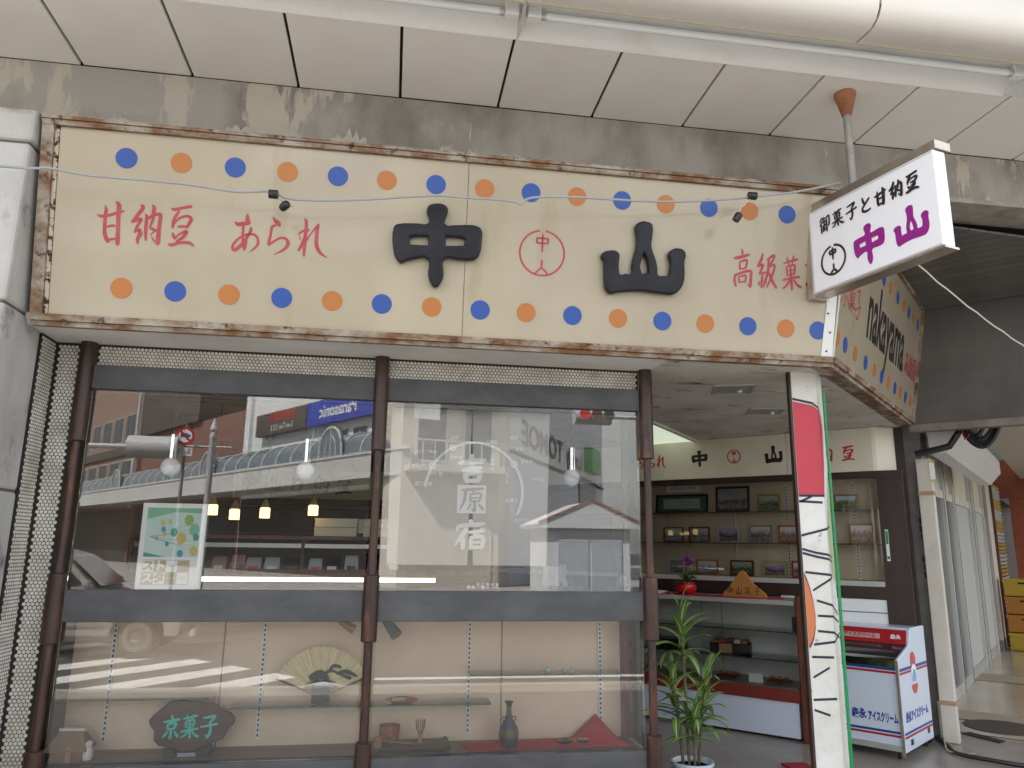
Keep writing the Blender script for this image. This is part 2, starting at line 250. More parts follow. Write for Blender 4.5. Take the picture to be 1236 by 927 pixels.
# sign lettering and raised characters, in metres on their panels
LEFT=[[(-1.527,0.514,0.0042),(-1.503,0.506,0.0167),(-1.461,0.517,0.0157),(-1.419,0.535,0.0157),(-1.399,0.54,0.0073)],[(-1.491,0.564,0.0042),(-1.485,0.541,0.0157),(-1.487,0.49,0.0177),(-1.485,0.423,0.0188),(-1.47,0.386,0.0209),(-1.461,0.379,0.0104)],[(-1.439,0.585,0.0104),(-1.425,0.566,0.0235),(-1.425,0.51,0.0209),(-1.423,0.443,0.0198),(-1.422,0.382,0.0219),(-1.421,0.364,0.0104)],[(-1.479,0.454,0.0094),(-1.448,0.463,0.0146),(-1.438,0.458,0.0073)],[(-1.472,0.388,0.0125),(-1.444,0.395,0.0125),(-1.425,0.397,0.0125)],[(-1.321,0.578,0.013),(-1.311,0.565,0.0198),(-1.335,0.525,0.0188),(-1.359,0.487,0.0157)],[(-1.359,0.487,0.0125),(-1.336,0.501,0.0188),(-1.315,0.506,0.0136),(-1.332,0.471,0.0157),(-1.344,0.436,0.0125)],[(-1.344,0.436,0.0094),(-1.321,0.451,0.0157),(-1.32,0.436,0.0146),(-1.328,0.399,0.0188),(-1.325,0.376,0.0063)],[(-1.312,0.416,0.0073),(-1.306,0.442,0.0042)],[(-1.299,0.533,0.0063),(-1.291,0.521,0.0146),(-1.292,0.464,0.0177),(-1.289,0.399,0.0115)],[(-1.269,0.584,0.0052),(-1.258,0.57,0.0177),(-1.261,0.536,0.0177)],[(-1.29,0.505,0.0073),(-1.261,0.531,0.0157),(-1.23,0.538,0.0177),(-1.225,0.521,0.0188),(-1.229,0.463,0.0188),(-1.231,0.396,0.023),(-1.235,0.381,0.0104)],[(-1.233,0.386,0.0115),(-1.253,0.405,0.0094),(-1.264,0.425,0.0026)],[(-1.257,0.539,0.0146),(-1.264,0.497,0.0125),(-1.274,0.468,0.0083)],[(-1.274,0.465,0.0083),(-1.257,0.459,0.0146),(-1.239,0.452,0.0104)],[(-1.272,0.427,0.0031),(-1.246,0.452,0.0073)],[(-1.176,0.576,0.0063),(-1.161,0.568,0.0177),(-1.118,0.581,0.0157),(-1.078,0.591,0.0167)],[(-1.136,0.562,0.0115),(-1.158,0.521,0.0177),(-1.164,0.474,0.0136)],[(-1.159,0.495,0.0104),(-1.134,0.525,0.0125),(-1.096,0.539,0.0136),(-1.076,0.525,0.0177),(-1.091,0.49,0.0177)],[(-1.139,0.481,0.0094),(-1.113,0.485,0.0146),(-1.088,0.482,0.0136)],[(-1.163,0.45,0.0063),(-1.156,0.43,0.0157),(-1.148,0.418,0.0125)],[(-1.148,0.42,0.0083),(-1.13,0.443,0.0094),(-1.096,0.461,0.0177),(-1.11,0.431,0.0177),(-1.142,0.403,0.0125)],[(-1.18,0.387,0.0083),(-1.16,0.386,0.0177),(-1.127,0.399,0.0146),(-1.079,0.402,0.0157),(-1.058,0.387,0.0104)],[(-0.864,0.53,0.0042),(-0.846,0.517,0.0209),(-0.814,0.523,0.0219),(-0.787,0.528,0.0157)],[(-0.801,0.573,0.0083),(-0.801,0.548,0.0235),(-0.794,0.527,0.0209)],[(-0.819,0.515,0.0136),(-0.82,0.473,0.0146),(-0.816,0.421,0.0146),(-0.808,0.384,0.0104)],[(-0.781,0.505,0.0125),(-0.782,0.486,0.0157),(-0.8,0.448,0.0136),(-0.828,0.407,0.0188),(-0.854,0.382,0.0188),(-0.867,0.396,0.0157),(-0.854,0.426,0.0136),(-0.821,0.457,0.0125),(-0.784,0.47,0.0125),(-0.756,0.465,0.0136),(-0.742,0.439,0.0146),(-0.748,0.41,0.0136),(-0.784,0.374,0.0031)],[(-0.801,0.459,0.0094),(-0.801,0.422,0.0115),(-0.807,0.387,0.0094)],[(-0.676,0.569,0.0052),(-0.662,0.551,0.0188),(-0.644,0.534,0.024),(-0.638,0.521,0.0083)],[(-0.658,0.526,0.0125),(-0.676,0.516,0.0146),(-0.681,0.478,0.0136),(-0.689,0.43,0.0177)],[(-0.691,0.422,0.0177),(-0.669,0.437,0.0125),(-0.635,0.46,0.0115),(-0.604,0.459,0.0146),(-0.592,0.432,0.0188),(-0.612,0.401,0.0146),(-0.661,0.372,0.0026)],[(-0.514,0.572,0.0063),(-0.505,0.556,0.0177),(-0.505,0.508,0.0167),(-0.508,0.444,0.0209),(-0.508,0.375,0.0115)],[(-0.542,0.489,0.0073),(-0.52,0.506,0.0125),(-0.493,0.517,0.0125),(-0.502,0.497,0.0104),(-0.526,0.426,0.0157),(-0.538,0.402,0.0125)],[(-0.539,0.484,0.0052),(-0.528,0.458,0.0063)],[(-0.507,0.444,0.0115),(-0.479,0.494,0.0083),(-0.45,0.536,0.0136),(-0.44,0.547,0.0125)],[(-0.443,0.547,0.0136),(-0.449,0.491,0.0188),(-0.446,0.432,0.0198),(-0.422,0.394,0.0146),(-0.385,0.373,0.0026)]]
RIGHT=[[(1.918,0.592,0.0063),(1.923,0.564,0.0148)],[(1.87,0.535,0.0074),(1.9,0.54,0.0148),(1.965,0.562,0.0127)],[(1.906,0.511,0.0085),(1.91,0.47,0.0095)],[(1.906,0.514,0.0085),(1.949,0.528,0.0106),(1.943,0.478,0.0095)],[(1.909,0.473,0.0063),(1.945,0.483,0.0074)],[(1.881,0.443,0.0095),(1.878,0.406,0.0127),(1.887,0.373,0.0095)],[(1.879,0.435,0.0085),(1.924,0.456,0.0106),(1.973,0.467,0.0127),(1.977,0.439,0.0127),(1.975,0.375,0.0127)],[(1.975,0.375,0.0095),(1.956,0.391,0.0042)],[(1.903,0.429,0.0074),(1.907,0.395,0.0085)],[(1.903,0.429,0.0063),(1.944,0.439,0.0085),(1.941,0.4,0.0085)],[(1.907,0.397,0.0063),(1.943,0.406,0.0063)],[(2.047,0.573,0.0085),(2.037,0.536,0.0137),(2.016,0.498,0.0095)],[(2.016,0.496,0.0085),(2.048,0.508,0.0127),(2.028,0.453,0.0095)],[(2.028,0.453,0.0074),(2.066,0.466,0.0116)],[(2.047,0.454,0.0106),(2.041,0.376,0.0106)],[(2.029,0.411,0.0063),(2.024,0.388,0.0085)],[(2.061,0.426,0.0063),(2.07,0.404,0.0085)],[(2.073,0.539,0.0074),(2.107,0.564,0.0127),(2.116,0.557,0.0095),(2.087,0.498,0.0095)],[(2.084,0.537,0.0106),(2.079,0.466,0.0116),(2.052,0.377,0.0063)],[(2.087,0.498,0.0074),(2.12,0.511,0.0106),(2.105,0.447,0.0106),(2.074,0.379,0.0063)],[(2.086,0.469,0.0063),(2.105,0.422,0.0127),(2.134,0.379,0.0106)],[(2.175,0.525,0.0063),(2.219,0.541,0.0106),(2.263,0.556,0.0095)],[(2.196,0.562,0.0074),(2.208,0.519,0.0095)],[(2.238,0.573,0.0095),(2.228,0.527,0.0063)],[(2.192,0.505,0.0085),(2.201,0.456,0.0095)],[(2.192,0.505,0.0074),(2.244,0.519,0.0106),(2.24,0.465,0.0095)],[(2.198,0.483,0.0063),(2.24,0.492,0.0063)],[(2.202,0.459,0.0063),(2.24,0.467,0.0063)],[(2.171,0.427,0.0085),(2.221,0.443,0.0106),(2.276,0.454,0.0095)],[(2.217,0.507,0.0085),(2.223,0.445,0.0116),(2.231,0.375,0.0116)],[(2.216,0.434,0.0085),(2.194,0.396,0.0106),(2.173,0.379,0.0063)],[(2.238,0.436,0.0063),(2.261,0.406,0.0106),(2.286,0.393,0.0127)],[(2.32,0.412,0.0169),(2.344,0.422,0.0106),(2.388,0.437,0.0127)],[(2.308,0.524,0.0085),(2.353,0.538,0.0106),(2.375,0.535,0.0095),(2.343,0.484,0.0095)],[(2.343,0.484,0.0095),(2.353,0.433,0.0127),(2.339,0.38,0.0106),(2.325,0.391,0.0042)]]
SIDE=[[(0.125,0.428,0.0081),(0.154,0.386,0.0113),(0.155,0.351,0.0097),(0.127,0.337,0.0065)],[(0.086,0.387,0.0081),(0.076,0.349,0.0113)],[(0.18,0.418,0.0081),(0.229,0.395,0.0113)],[(0.211,0.45,0.0065),(0.339,0.501,0.0097)],[(0.248,0.48,0.0081),(0.273,0.462,0.0081)],[(0.306,0.503,0.0081),(0.299,0.475,0.0065)],[(0.252,0.447,0.0081),(0.276,0.411,0.0097)],[(0.252,0.448,0.0065),(0.354,0.475,0.0097),(0.35,0.43,0.0081)],[(0.268,0.431,0.0065),(0.342,0.449,0.0065)],[(0.283,0.415,0.0065),(0.35,0.43,0.0065)],[(0.223,0.377,0.0081),(0.364,0.418,0.0097)],[(0.284,0.456,0.0081),(0.313,0.341,0.0097)],[(0.284,0.39,0.0081),(0.241,0.343,0.0065)],[(0.317,0.399,0.0065),(0.398,0.381,0.0097)],[(0.409,0.502,0.0081),(0.492,0.532,0.0113),(0.456,0.469,0.0097)],[(0.456,0.469,0.0081),(0.515,0.432,0.0113),(0.483,0.345,0.0113),(0.435,0.358,0.0065)],[(0.408,0.39,0.0081),(0.55,0.44,0.0097)]]
NAKA=[[(0.131,0.689),(0.161,0.699),(0.204,0.698),(0.228,0.679),(0.229,0.653),(0.219,0.622),(0.215,0.595),(0.282,0.592),(0.334,0.597),(0.387,0.595),(0.412,0.58),(0.418,0.514),(0.412,0.452),(0.394,0.42),(0.369,0.409),(0.29,0.406),(0.223,0.403),(0.221,0.325),(0.213,0.285),(0.178,0.25),(0.153,0.277),(0.139,0.319),(0.133,0.399),(0.058,0.392),(0.016,0.378),(-0.004,0.368),(-0.031,0.39),(-0.045,0.419),(-0.053,0.552),(-0.043,0.568),(-0.018,0.577),(0.067,0.585),(0.128,0.592),(0.129,0.623),(0.119,0.644),(0.118,0.668)],[(0.035,0.507),(0.057,0.514),(0.13,0.52),(0.132,0.471),(0.089,0.47),(0.038,0.47)],[(0.223,0.526),(0.311,0.525),(0.327,0.516),(0.322,0.485),(0.227,0.475)]]
YAMA=[[(1.275,0.673),(1.291,0.686),(1.312,0.694),(1.334,0.694),(1.365,0.682),(1.371,0.662),(1.37,0.608),(1.366,0.565),(1.373,0.534),(1.396,0.477),(1.406,0.43),(1.411,0.398),(1.437,0.397),(1.47,0.4),(1.478,0.429),(1.478,0.483),(1.467,0.514),(1.474,0.536),(1.493,0.551),(1.515,0.558),(1.56,0.545),(1.569,0.521),(1.562,0.489),(1.564,0.393),(1.552,0.344),(1.534,0.319),(1.507,0.298),(1.457,0.296),(1.402,0.297),(1.325,0.302),(1.228,0.294),(1.174,0.285),(1.139,0.278),(1.114,0.3),(1.103,0.351),(1.099,0.425),(1.095,0.456),(1.081,0.478),(1.091,0.503),(1.123,0.516),(1.166,0.516),(1.184,0.499),(1.183,0.462),(1.185,0.409),(1.192,0.389),(1.224,0.394),(1.254,0.393),(1.258,0.446),(1.27,0.505),(1.279,0.543),(1.28,0.601),(1.272,0.638)],[(1.325,0.517),(1.341,0.489),(1.351,0.442),(1.355,0.408),(1.317,0.4),(1.304,0.439),(1.311,0.482)]]
def text(name, s, size, m, parent, x, y, z, bold=0.0, sx=1.0, align='CENTER', mirror=False, roty=0.0):
    c = bpy.data.curves.new('t', 'FONT'); c.body = s; c.size = size; c.align_x = align; c.align_y = 'CENTER'; c.offset = bold; c.extrude = 0.0006; c.resolution_u = 3
    t = bpy.data.objects.new('t', c); COL.objects.link(t)
    dg = bpy.context.evaluated_depsgraph_get(); me = bpy.data.meshes.new_from_object(t.evaluated_get(dg))
    bpy.data.objects.remove(t); me.materials.clear(); me.materials.append(m); me.name = name
    me.transform(Matrix.Rotation(math.pi/2, 4, 'X') @ Matrix.Diagonal((sx, 1, 1, 1)))
    o = bpy.data.objects.new(name, me); COL.objects.link(o); o.parent = parent; o.location = (x, y, z); o.rotation_euler = (0, roty, 0); return o
def outline(name, loops, m, parent, y, depth, bev):   # raised letter with rounded edges from outlines in x,z
    c = bpy.data.curves.new('o', 'CURVE'); c.dimensions = '2D'; c.fill_mode = 'BOTH'; c.extrude = depth/2-bev if depth/2 > bev else 0.0; c.bevel_depth = bev; c.bevel_resolution = 3; c.offset = -bev
    for L in loops:
        sp = c.splines.new('BEZIER'); sp.bezier_points.add(len(L)-1); sp.use_cyclic_u = True; sp.resolution_u = 4
        for p, (u, v) in zip(sp.bezier_points, L): p.co = (u, v, 0); p.handle_left_type = p.handle_right_type = 'AUTO' if L is loops[0] else 'VECTOR'
    t = bpy.data.objects.new('o', c); COL.objects.link(t)
    dg = bpy.context.evaluated_depsgraph_get(); me = bpy.data.meshes.new_from_object(t.evaluated_get(dg)); bpy.data.objects.remove(t)
    me.materials.clear(); me.materials.append(m); me.transform(Matrix.Rotation(math.pi/2, 4, 'X')); me.name = name
    me.polygons.foreach_set('use_smooth', [True]*len(me.polygons)); me.set_sharp_from_angle(angle=math.radians(35))
    o = bpy.data.objects.new(name, me); COL.objects.link(o); o.parent = parent; o.location = (0, y-depth/2, 0); return o
def mark(name, loops, u0, v0, w, h, m, parent, y, t=0.003):   # flat letter from the same outlines, fitted into a box
    xs = [p[0] for p in loops[0]]; zs = [p[1] for p in loops[0]]; kx = w/(max(xs)-min(xs)); kz = h/(max(zs)-min(zs))
    return outline(name, [[(u0+(x-min(xs))*kx, v0+(z-min(zs))*kz) for x, z in L] for L in loops], m, parent, y, t, 0.0004)
def ring(mb, u, v, r, w, y, a0=0.0, a1=2*math.pi, n=48):
    for i in range(n):
        t0 = a0+(a1-a0)*i/n; t1 = a0+(a1-a0)*(i+1)/n
        P = [(u+q*math.cos(t), v+q*math.sin(t)) for q, t in ((r-w/2, t0), (r+w/2, t0), (r+w/2, t1), (r-w/2, t1))]
        mb.add([(p[0], y, p[1]) for p in P], [(0, 1, 2, 3)])
    return mb
def emblem(name, u, v, r, w, m, parent, y):      # round mark: ring open at the top, small character above an upturned fork
    mb = MB(); ring(mb, u, v, r, w, y, math.radians(97), math.radians(443))
    q = r*0.52; x0 = u; ww = w*1.05
    def ln(pts): brush(mb, [[(a, b, ww) for a, b in pts]], y-0.0006)
    ln([(u, v+r*0.86), (u, v+r*0.05)])
    for a, b in (((-.25, .66), (-.25, .44)), ((.25, .66), (.25, .44)), ((-.25, .66), (.25, .66)), ((-.25, .44), (.25, .44))): ln([(u+a[0]*r, v+a[1]*r), (u+b[0]*r, v+b[1]*r)])
    ln([(u, v-r*0.30), (u, v-r*0.66)]); ln([(u, v-r*0.64), (u-r*0.30, v-r*0.94)]); ln([(u, v-r*0.64), (u+r*0.30, v-r*0.94)])
    return build(name, mb, m, parent)
# ================================================================== GROUND
struct('ground', MB().box(-160, 160, -200, 120, -0.6, -0.05), ASPH)
struct('road', MB().box(-60, 60, -21.5, -4.601, -0.049, 0.0), ASPH)
kb = thing('kerb', 'long row of pale stone kerb blocks along the road edge', 'kerb'); kb['kind'] = 'structure'; del kb['category']; del kb['label']
k0 = None
for i in range(24):
    if k0 is None: k0 = build('kerb_stone', MB().box(0, 0.592, -4.60, -4.451, -0.04, 0.10), KERB, kb, bevel=0.01); k = k0
    else: k = child(k0, kb)
    k.location = (-7.2+i*0.6, 0, 0)
struct('pavement', MB().box(-30, 30, -4.45, -0.02, -0.04, 0.10), PAVE)
struct('shop_floor', MB().prism([(-1.9, -0.019), (12, -0.019), (12, 12), (-1.9, 12)], -0.04, 0.098), FLOOR)
mk = None; cw = tag(bpy.data.objects.new('crosswalk', None), kind='structure'); COL.objects.link(cw)
# stripes run along NV; the crossing itself runs along SV
for i in range(11):
    o = Vector((-2.63, -7.38, 0)) + Vector((0.70, 0.714, 0))*0.92*(i-3)
    a = Vector((-0.65, 0.76, 0)); wv = Vector((0.70, 0.714, 0))*0.44; L = 3.2
    pts = [o, o+wv, o+wv+a*L, o+a*L]
    def clip(p, q):                                             # stop at the kerb line
        if q.y <= -4.62: return q
        t = (-4.62-p.y)/(q.y-p.y); return p.lerp(q, t)
    if max(p.y for p in pts[:2]) > -4.8: continue
    pts = [pts[0], pts[1], clip(pts[1], pts[2]), clip(pts[0], pts[3])]
    build('stripe', MB().prism([(p.x, p.y) for p in pts], 0.001, 0.005), PAINT, cw)
build('edge_line', MB().box(-0.1, 14, -5.62, -5.47, 0.001, 0.005), PAINT, cw)

# ================================================================== SHOP BUILDING
shop = thing('shop_building', 'old Japanese sweet shop with smoked bamboo posts and charcoal plaster beams round its windows', 'building', (0, 0, 0))
build('sun_block_mass', MB().prism([(-8, -0.05), (2.45, -0.05), (22, 19.05), (22, 26), (-8, 26)], 2.712, 6.6), PLASTER, shop)  # unseen upper mass, added and lengthened to block the sun
build('concrete_beam', MB().box(-8, 7.5, -0.30, -0.052, 3.835, 4.146), CONC, shop)
build('flashing', MB().extx([(-0.301, 3.80), (-0.36, 3.735), (-0.36, 3.715), (-0.25, 3.715), (-0.25, 3.834), (-0.301, 3.834)], -1.84, 2.6), mat('grey_mortar', (0.13, 0.125, 0.12), 0.85, col2=(0.34, 0.31, 0.28), scale=3, lo=0.52, hi=0.6, stretch=(1.5, 1, 3), bump=0.4, bscale=20), shop)
random.seed(21)
for x, w, h in ((-1.55, 0.10, 0.05), (-0.92, 0.16, 0.09), (-0.62, 0.07, 0.06), (-0.33, 0.20, 0.12), (0.22, 0.07, 0.10), (0.60, 0.12, 0.03)):   # cement smears creeping up from the flashing
    P = [(x-w/2+w*i/10, 3.836+h*abs(math.sin(i*1.9+x*7))*random.uniform(0.3, 1.0)*(1-abs(i-5)/6.5)) for i in range(11)]
    build('cement_smear', MB().ext([(x-w/2, 3.79)]+P+[(x+w/2, 3.79)], -0.312, -0.3005), mat('cement_smear', (0.50, 0.475, 0.43), 0.9, col2=(0.40, 0.37, 0.33), scale=20), shop)
build('beam_ledge', MB().box(2.62, 7.5, -0.31, -0.02, 3.805, 3.834), mat('pale_ledge', (0.42, 0.38, 0.33), 0.8, col2=(0.22, 0.2, 0.18), scale=4), shop)
sof = [(-1.86, -0.37), (2.455, -0.37), (4.30, 1.41), (4.36, 1.66), (2.6, 3.5), (2.6, 6), (-1.86, 6)]
build('soffit', MB().prism(sof, 2.662, 2.711), SOFFIT, shop)
bc = build('light_panel', MB().prism([(2.13, 1.80), (2.16, 1.80), (2.98, 2.84), (2.72, 3.3), (2.60, 3.3)], 2.652, 2.6605), mat('lit_ceiling_panel', (0.7, 0.72, 0.62), 0.5, emit=(0.88, 1.0, 0.78), estr=0.22), shop)
build('panel_frame', MB().prism([(2.12, 1.765), (2.18, 1.765), (3.03, 2.83), (2.985, 2.835), (2.162, 1.7995), (2.12, 1.7995)], 2.640, 2.6605), mat('bay_white', (0.70, 0.70, 0.63), 0.6), shop)
build('soffit_strip', MB().box(-1.85, 1.52, -0.365, -0.001, 2.654, 2.6612), mat('strip_white', (0.74, 0.72, 0.68), 0.8, col2=(0.62, 0.60, 0.56), scale=2), shop)
# penny tile, real discs on a grout bed
PITCH = 0.0205
def penny(u0, u1, z0, z1, f, rad=0.0097):
    mb = MB(); rows = int((z1-z0)/(PITCH*0.866))
    for j in range(rows):
        z = z0+PITCH*0.5+j*PITCH*0.866; n = int((u1-u0-PITCH*0.5)/PITCH)
        for i in range(n):
            u = u0+PITCH*0.5+i*PITCH+(PITCH*0.5 if j % 2 else 0)
            if u > u1-0.008: continue
            r = rad+random.uniform(-0.0004, 0.0002); h = random.uniform(0.0008, 0.0018); k = 8
            vs = [f(u+r*math.cos(2*math.pi*q/k), z+r*math.sin(2*math.pi*q/k), 0) for q in range(k)]+[f(u+r*0.88*math.cos(2*math.pi*q/k), z+r*0.88*math.sin(2*math.pi*q/k), h) for q in range(k)]
            mb.add(vs, [(q, (q+1) % k, k+(q+1) % k, k+q) for q in range(k)]+[tuple(range(k, 2*k))])
    return mb
build('tile_bed', MB().box(-1.62, 1.45, 0.004, 0.06, 2.536, 2.661), GROUT, shop)
stuff(build('penny_tiles', penny(-1.62, 1.45, 2.536, 2.660, lambda u, z, h: (u, 0.004-h, z)), TILE, shop))
build('pier_core', MB().prism([(-1.895, -0.19), (-1.828, -0.19), (-1.828, 0.001), (-1.695, 0.001), (-1.695, 0.1), (-1.895, 0.1)], 0.0, 2.661), GROUT, shop)
stuff(build('penny_tiles', penny(-1.822, -1.69, 0.35, 2.655, lambda u, z, h: (u, 0.001-h, z)), TILE, shop))
stuff(build('penny_tiles', penny(-0.188, -0.004, 0.35, 2.655, lambda u, z, h: (-1.828+h, u, z), 0.0090), TILE, shop))
for x0, x1 in ((-1.622, -0.122), (-0.048, 1.445)):
    build('header_beam', MB().box(x0, x1, -0.028, 0.06, 2.404, 2.535), PLASTER, shop, bevel=0.004)
    build('sill_beam', MB().box(x0, x1, -0.030, 0.06, 1.197, 1.355), PLASTER, shop, bevel=0.005)
    build('base_wall', MB().box(x0, x1, -0.026, 0.06, 0.0, 0.516), PLASTER, shop, bevel=0.004)
    build('timber_rail', MB().box(x0, x1, 0.008, 0.055, 2.385, 2.403), BROWNW, shop)
    build('upper_pane', MB().box(x0, x1, 0.0, 0.006, 1.356, 2.403), GLASS, shop)
    build('lower_pane', MB().box(x0, x1, 0.0, 0.006, 0.517, 1.196), GLASS, shop)
def bamboo(x, y, parent, z0=0.10):
    o = None
    seg = [(z0, 0.60, 0.043), (0.60, 1.10, 0.026), (1.095, 1.44, 0.043), (1.44, 2.12, 0.024), (2.115, 2.66, 0.041)]
    post = MB(); post.lathe([(0.024, z0), (0.0235, 1.2), (0.022, 2.0), (0.0225, 2.66)], (x, y), 12)
    o = build('bamboo_post', post, BAMBOO, parent, smooth=True)
    for a, b, r in seg:
        if r > 0.03: build('sleeve', MB().lathe([(r*0.86, a), (r*0.98, a+0.004), (r, (a+b)/2), (r*0.97, b-0.004), (r*0.85, b)], (x, y), 16), BAMBOO, o, smooth=True)
for x in (-1.658, -0.085, 1.484): bamboo(x, -0.03, shop)
# rooms behind the glass
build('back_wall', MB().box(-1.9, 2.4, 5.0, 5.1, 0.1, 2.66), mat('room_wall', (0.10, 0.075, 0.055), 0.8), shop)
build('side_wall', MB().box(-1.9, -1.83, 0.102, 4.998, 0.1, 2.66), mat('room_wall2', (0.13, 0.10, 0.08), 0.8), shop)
dc = build('display_case', MB().box(-1.69, 1.43, 0.31, 0.335, 0.516, 1.34), BEIGE, shop)
build('case_floor', MB().box(-1.69, 1.43, 0.061, 0.309, 0.47, 0.516), SHELFW, dc)
build('case_top', MB().box(-1.69, 1.46, 0.061, 0.42, 1.343, 1.356), PLASTER, dc)
build('case_top_lining', MB().box(-1.69, 1.43, 0.061, 0.309, 1.20, 1.215), BEIGE, dc)
build('case_side', MB().box(-1.694, -1.66, 0.061, 0.309, 0.516, 1.2), BROWNW, dc)
build('case_post', MB().box(1.40, 1.445, 0.27, 0.309, 0.516, 1.34), REDWOOD, dc)
build('side_pane', MB().box(1.447, 1.453, 0.062, 0.30, 0.52, 2.40), GLASS, shop)
for x in (-0.883, 0.682):
    build('wall_joint', MB().box(x-0.004, x+0.004, 0.3075, 0.312, 0.517, 1.199), mat('joint_brown', (0.34, 0.25, 0.17), 0.9), dc)  # wall joints as thin strips of darker brown
std = None
for x in (-1.455, -0.666, 0.490, 1.275):
    mb = MB().box(-0.011, 0.011, 0.300, 0.309, 0.55, 1.199)
    if std is None:
        std = build('shelf_standard', mb, WHITEP, dc); s_ = std; sl_ = MB()
        for j in range(24): sl_.box(-0.0045, 0.0045, 0.2985, 0.3002, 0.565+j*0.0262, 0.579+j*0.0262)
        slot0 = stuff(build('slots', sl_, BLACKP, std))
    else: s_ = child(std, dc); child(slot0, s_)
    s_.location = (x, 0, 0)
ip = build('bamboo_post', MB().lathe([(0.017, 1.356), (0.017, 2.40)], (1.422, 0.235), 10), BAMBOO, shop, smooth=True)
build('sleeve', MB().lathe([(0.03, 1.356), (0.031, 1.5), (0.03, 1.55)], (1.422, 0.235), 12), BAMBOO, ip, smooth=True)
# ================================================================== STONE PILLAR
pil = thing('stone_pillar', 'pale weathered stone block pillar at the left end of the shop front', 'pillar', (-2.25, -0.4, 0.1))
zz = [0.10, 0.98, 1.835, 2.695, 3.512, 3.69]
for i in range(5):
    gx = 0.012 if i == 4 else 0.0
    build('stone_block', MB().box(-0.45-gx, 0.4205+gx, -0.2-gx, 0.20, zz[i]-0.1+0.004, zz[i+1]-0.1-0.004), STONE, pil, bevel=0.018)
build('mortar', MB().box(-0.44, 0.41, -0.19, 0.195, 0.0, 3.57), mat('mortar', (0.12, 0.11, 0.10), 0.9), pil)
# ================================================================== ARCADE CEILING, LIGHT, BULLNOSE
arc = tag(bpy.data.objects.new('arcade_ceiling', None), kind='structure'); COL.objects.link(arc)
build('backing', MB().box(-9.5, 9.5, -0.925, -0.052, 4.176, 4.20), DARK, arc)
build('trough_backing', MB().box(-9.5, 9.5, -1.22, -0.926, 4.225, 4.245), DARK, arc)
build('canopy_roof', MB().box(-9.5, 9.5, -1.50, -0.052, 4.42, 4.62), BULL, arc)
cp0 = None
for i in range(28):
    if cp0 is None: cp0 = build('ceiling_board', MB().box(0.008, 0.567, -0.93, -0.302, 4.150, 4.172), CEILP, arc, bevel=0.002); c_ = cp0
    else: c_ = child(cp0, arc)
    c_.location = (-7.53+i*0.575, 0, random.uniform(-0.002, 0.002))
prof = [(-1.205, 4.150), (-1.27, 4.139), (-1.335, 4.136), (-1.38, 4.154), (-1.408, 4.192), (-1.42, 4.24), (-1.425, 4.34), (-1.425, 4.60)]
loop = prof+[(y+0.02 if y < -1.41 else y, z+0.02 if z < 4.2 else z) for y, z in reversed(prof)]
b0 = None
for x0 in (-6.9, -3.85, -0.80, 2.25, 5.30):
    if b0 is None: b0 = build('bullnose_panel', MB().extx(loop, 0.006, 3.044), BULL, arc, smooth=True); b_ = b0
    else: b_ = child(b0, arc)
    b_.location = (x0, 0, 0)
build('bullnose_backing', MB().extx([(-1.215, 4.178), (-1.33, 4.168), (-1.385, 4.21), (-1.395, 4.41), (-1.23, 4.41), (-1.23, 4.25), (-1.215, 4.25)], -9, 9), DARK, arc)
def light_unit(x0, x1, label):
    t = thing('fluorescent_light', label, 'light fitting', ((x0+x1)/2, -1.06, 4.2), group='fluorescent strip lights under the arcade ceiling')
    cx = (x0+x1)/2; L = x1-x0
    build('reflector', MB().extx([(0.128, -0.056), (0.122, -0.052), (0.03, 0.012), (-0.075, 0.012), (-0.128, -0.046), (-0.140, -0.050), (-0.142, -0.046), (-0.082, 0.02), (0.035, 0.02), (0.13, -0.046)], -L/2+0.004, L/2-0.004), WHITEP, t)
    build('lip', MB().box(-L/2+0.004, L/2-0.004, -0.147, -0.139, -0.056, -0.044), mat('yellowed_lip', (0.58, 0.55, 0.38), 0.5), t)
    tb = MB().tube([(-L/2+0.10, -0.035, -0.030), (L/2-0.10, -0.035, -0.030)], 0.019, 14); build('tube', tb, TUBE, t, smooth=True)
    for s in (-1, 1):
        h = build('lamp_holder', MB().box(s*(L/2-0.055)-0.035, s*(L/2-0.055)+0.035, -0.062, -0.008, -0.058, 0.012), WHITEP, t, bevel=0.006)
        build('end_cap', MB().tube([(s*(L/2-0.115), -0.035, -0.030), (s*(L/2-0.092), -0.035, -0.030)], 0.0205, 12), ALU, h)
        build('end_plate', MB().extx([(0.126, -0.055), (0.03, 0.014), (-0.09, 0.014), (-0.138, -0.048)], s*(L/2-0.001)-0.002, s*(L/2-0.001)+0.002), WHITEP, t)
build('trough_cover', MB().box(3.345, 9.4, -1.198, -0.935, 4.150, 4.172), WHITEP, arc)
light_unit(0.535, 3.34, 'long white fluorescent strip light over the right half of the sign and the hanging signboard')
light_unit(-2.27, 0.531, 'long white fluorescent strip light over the left half of the sign')
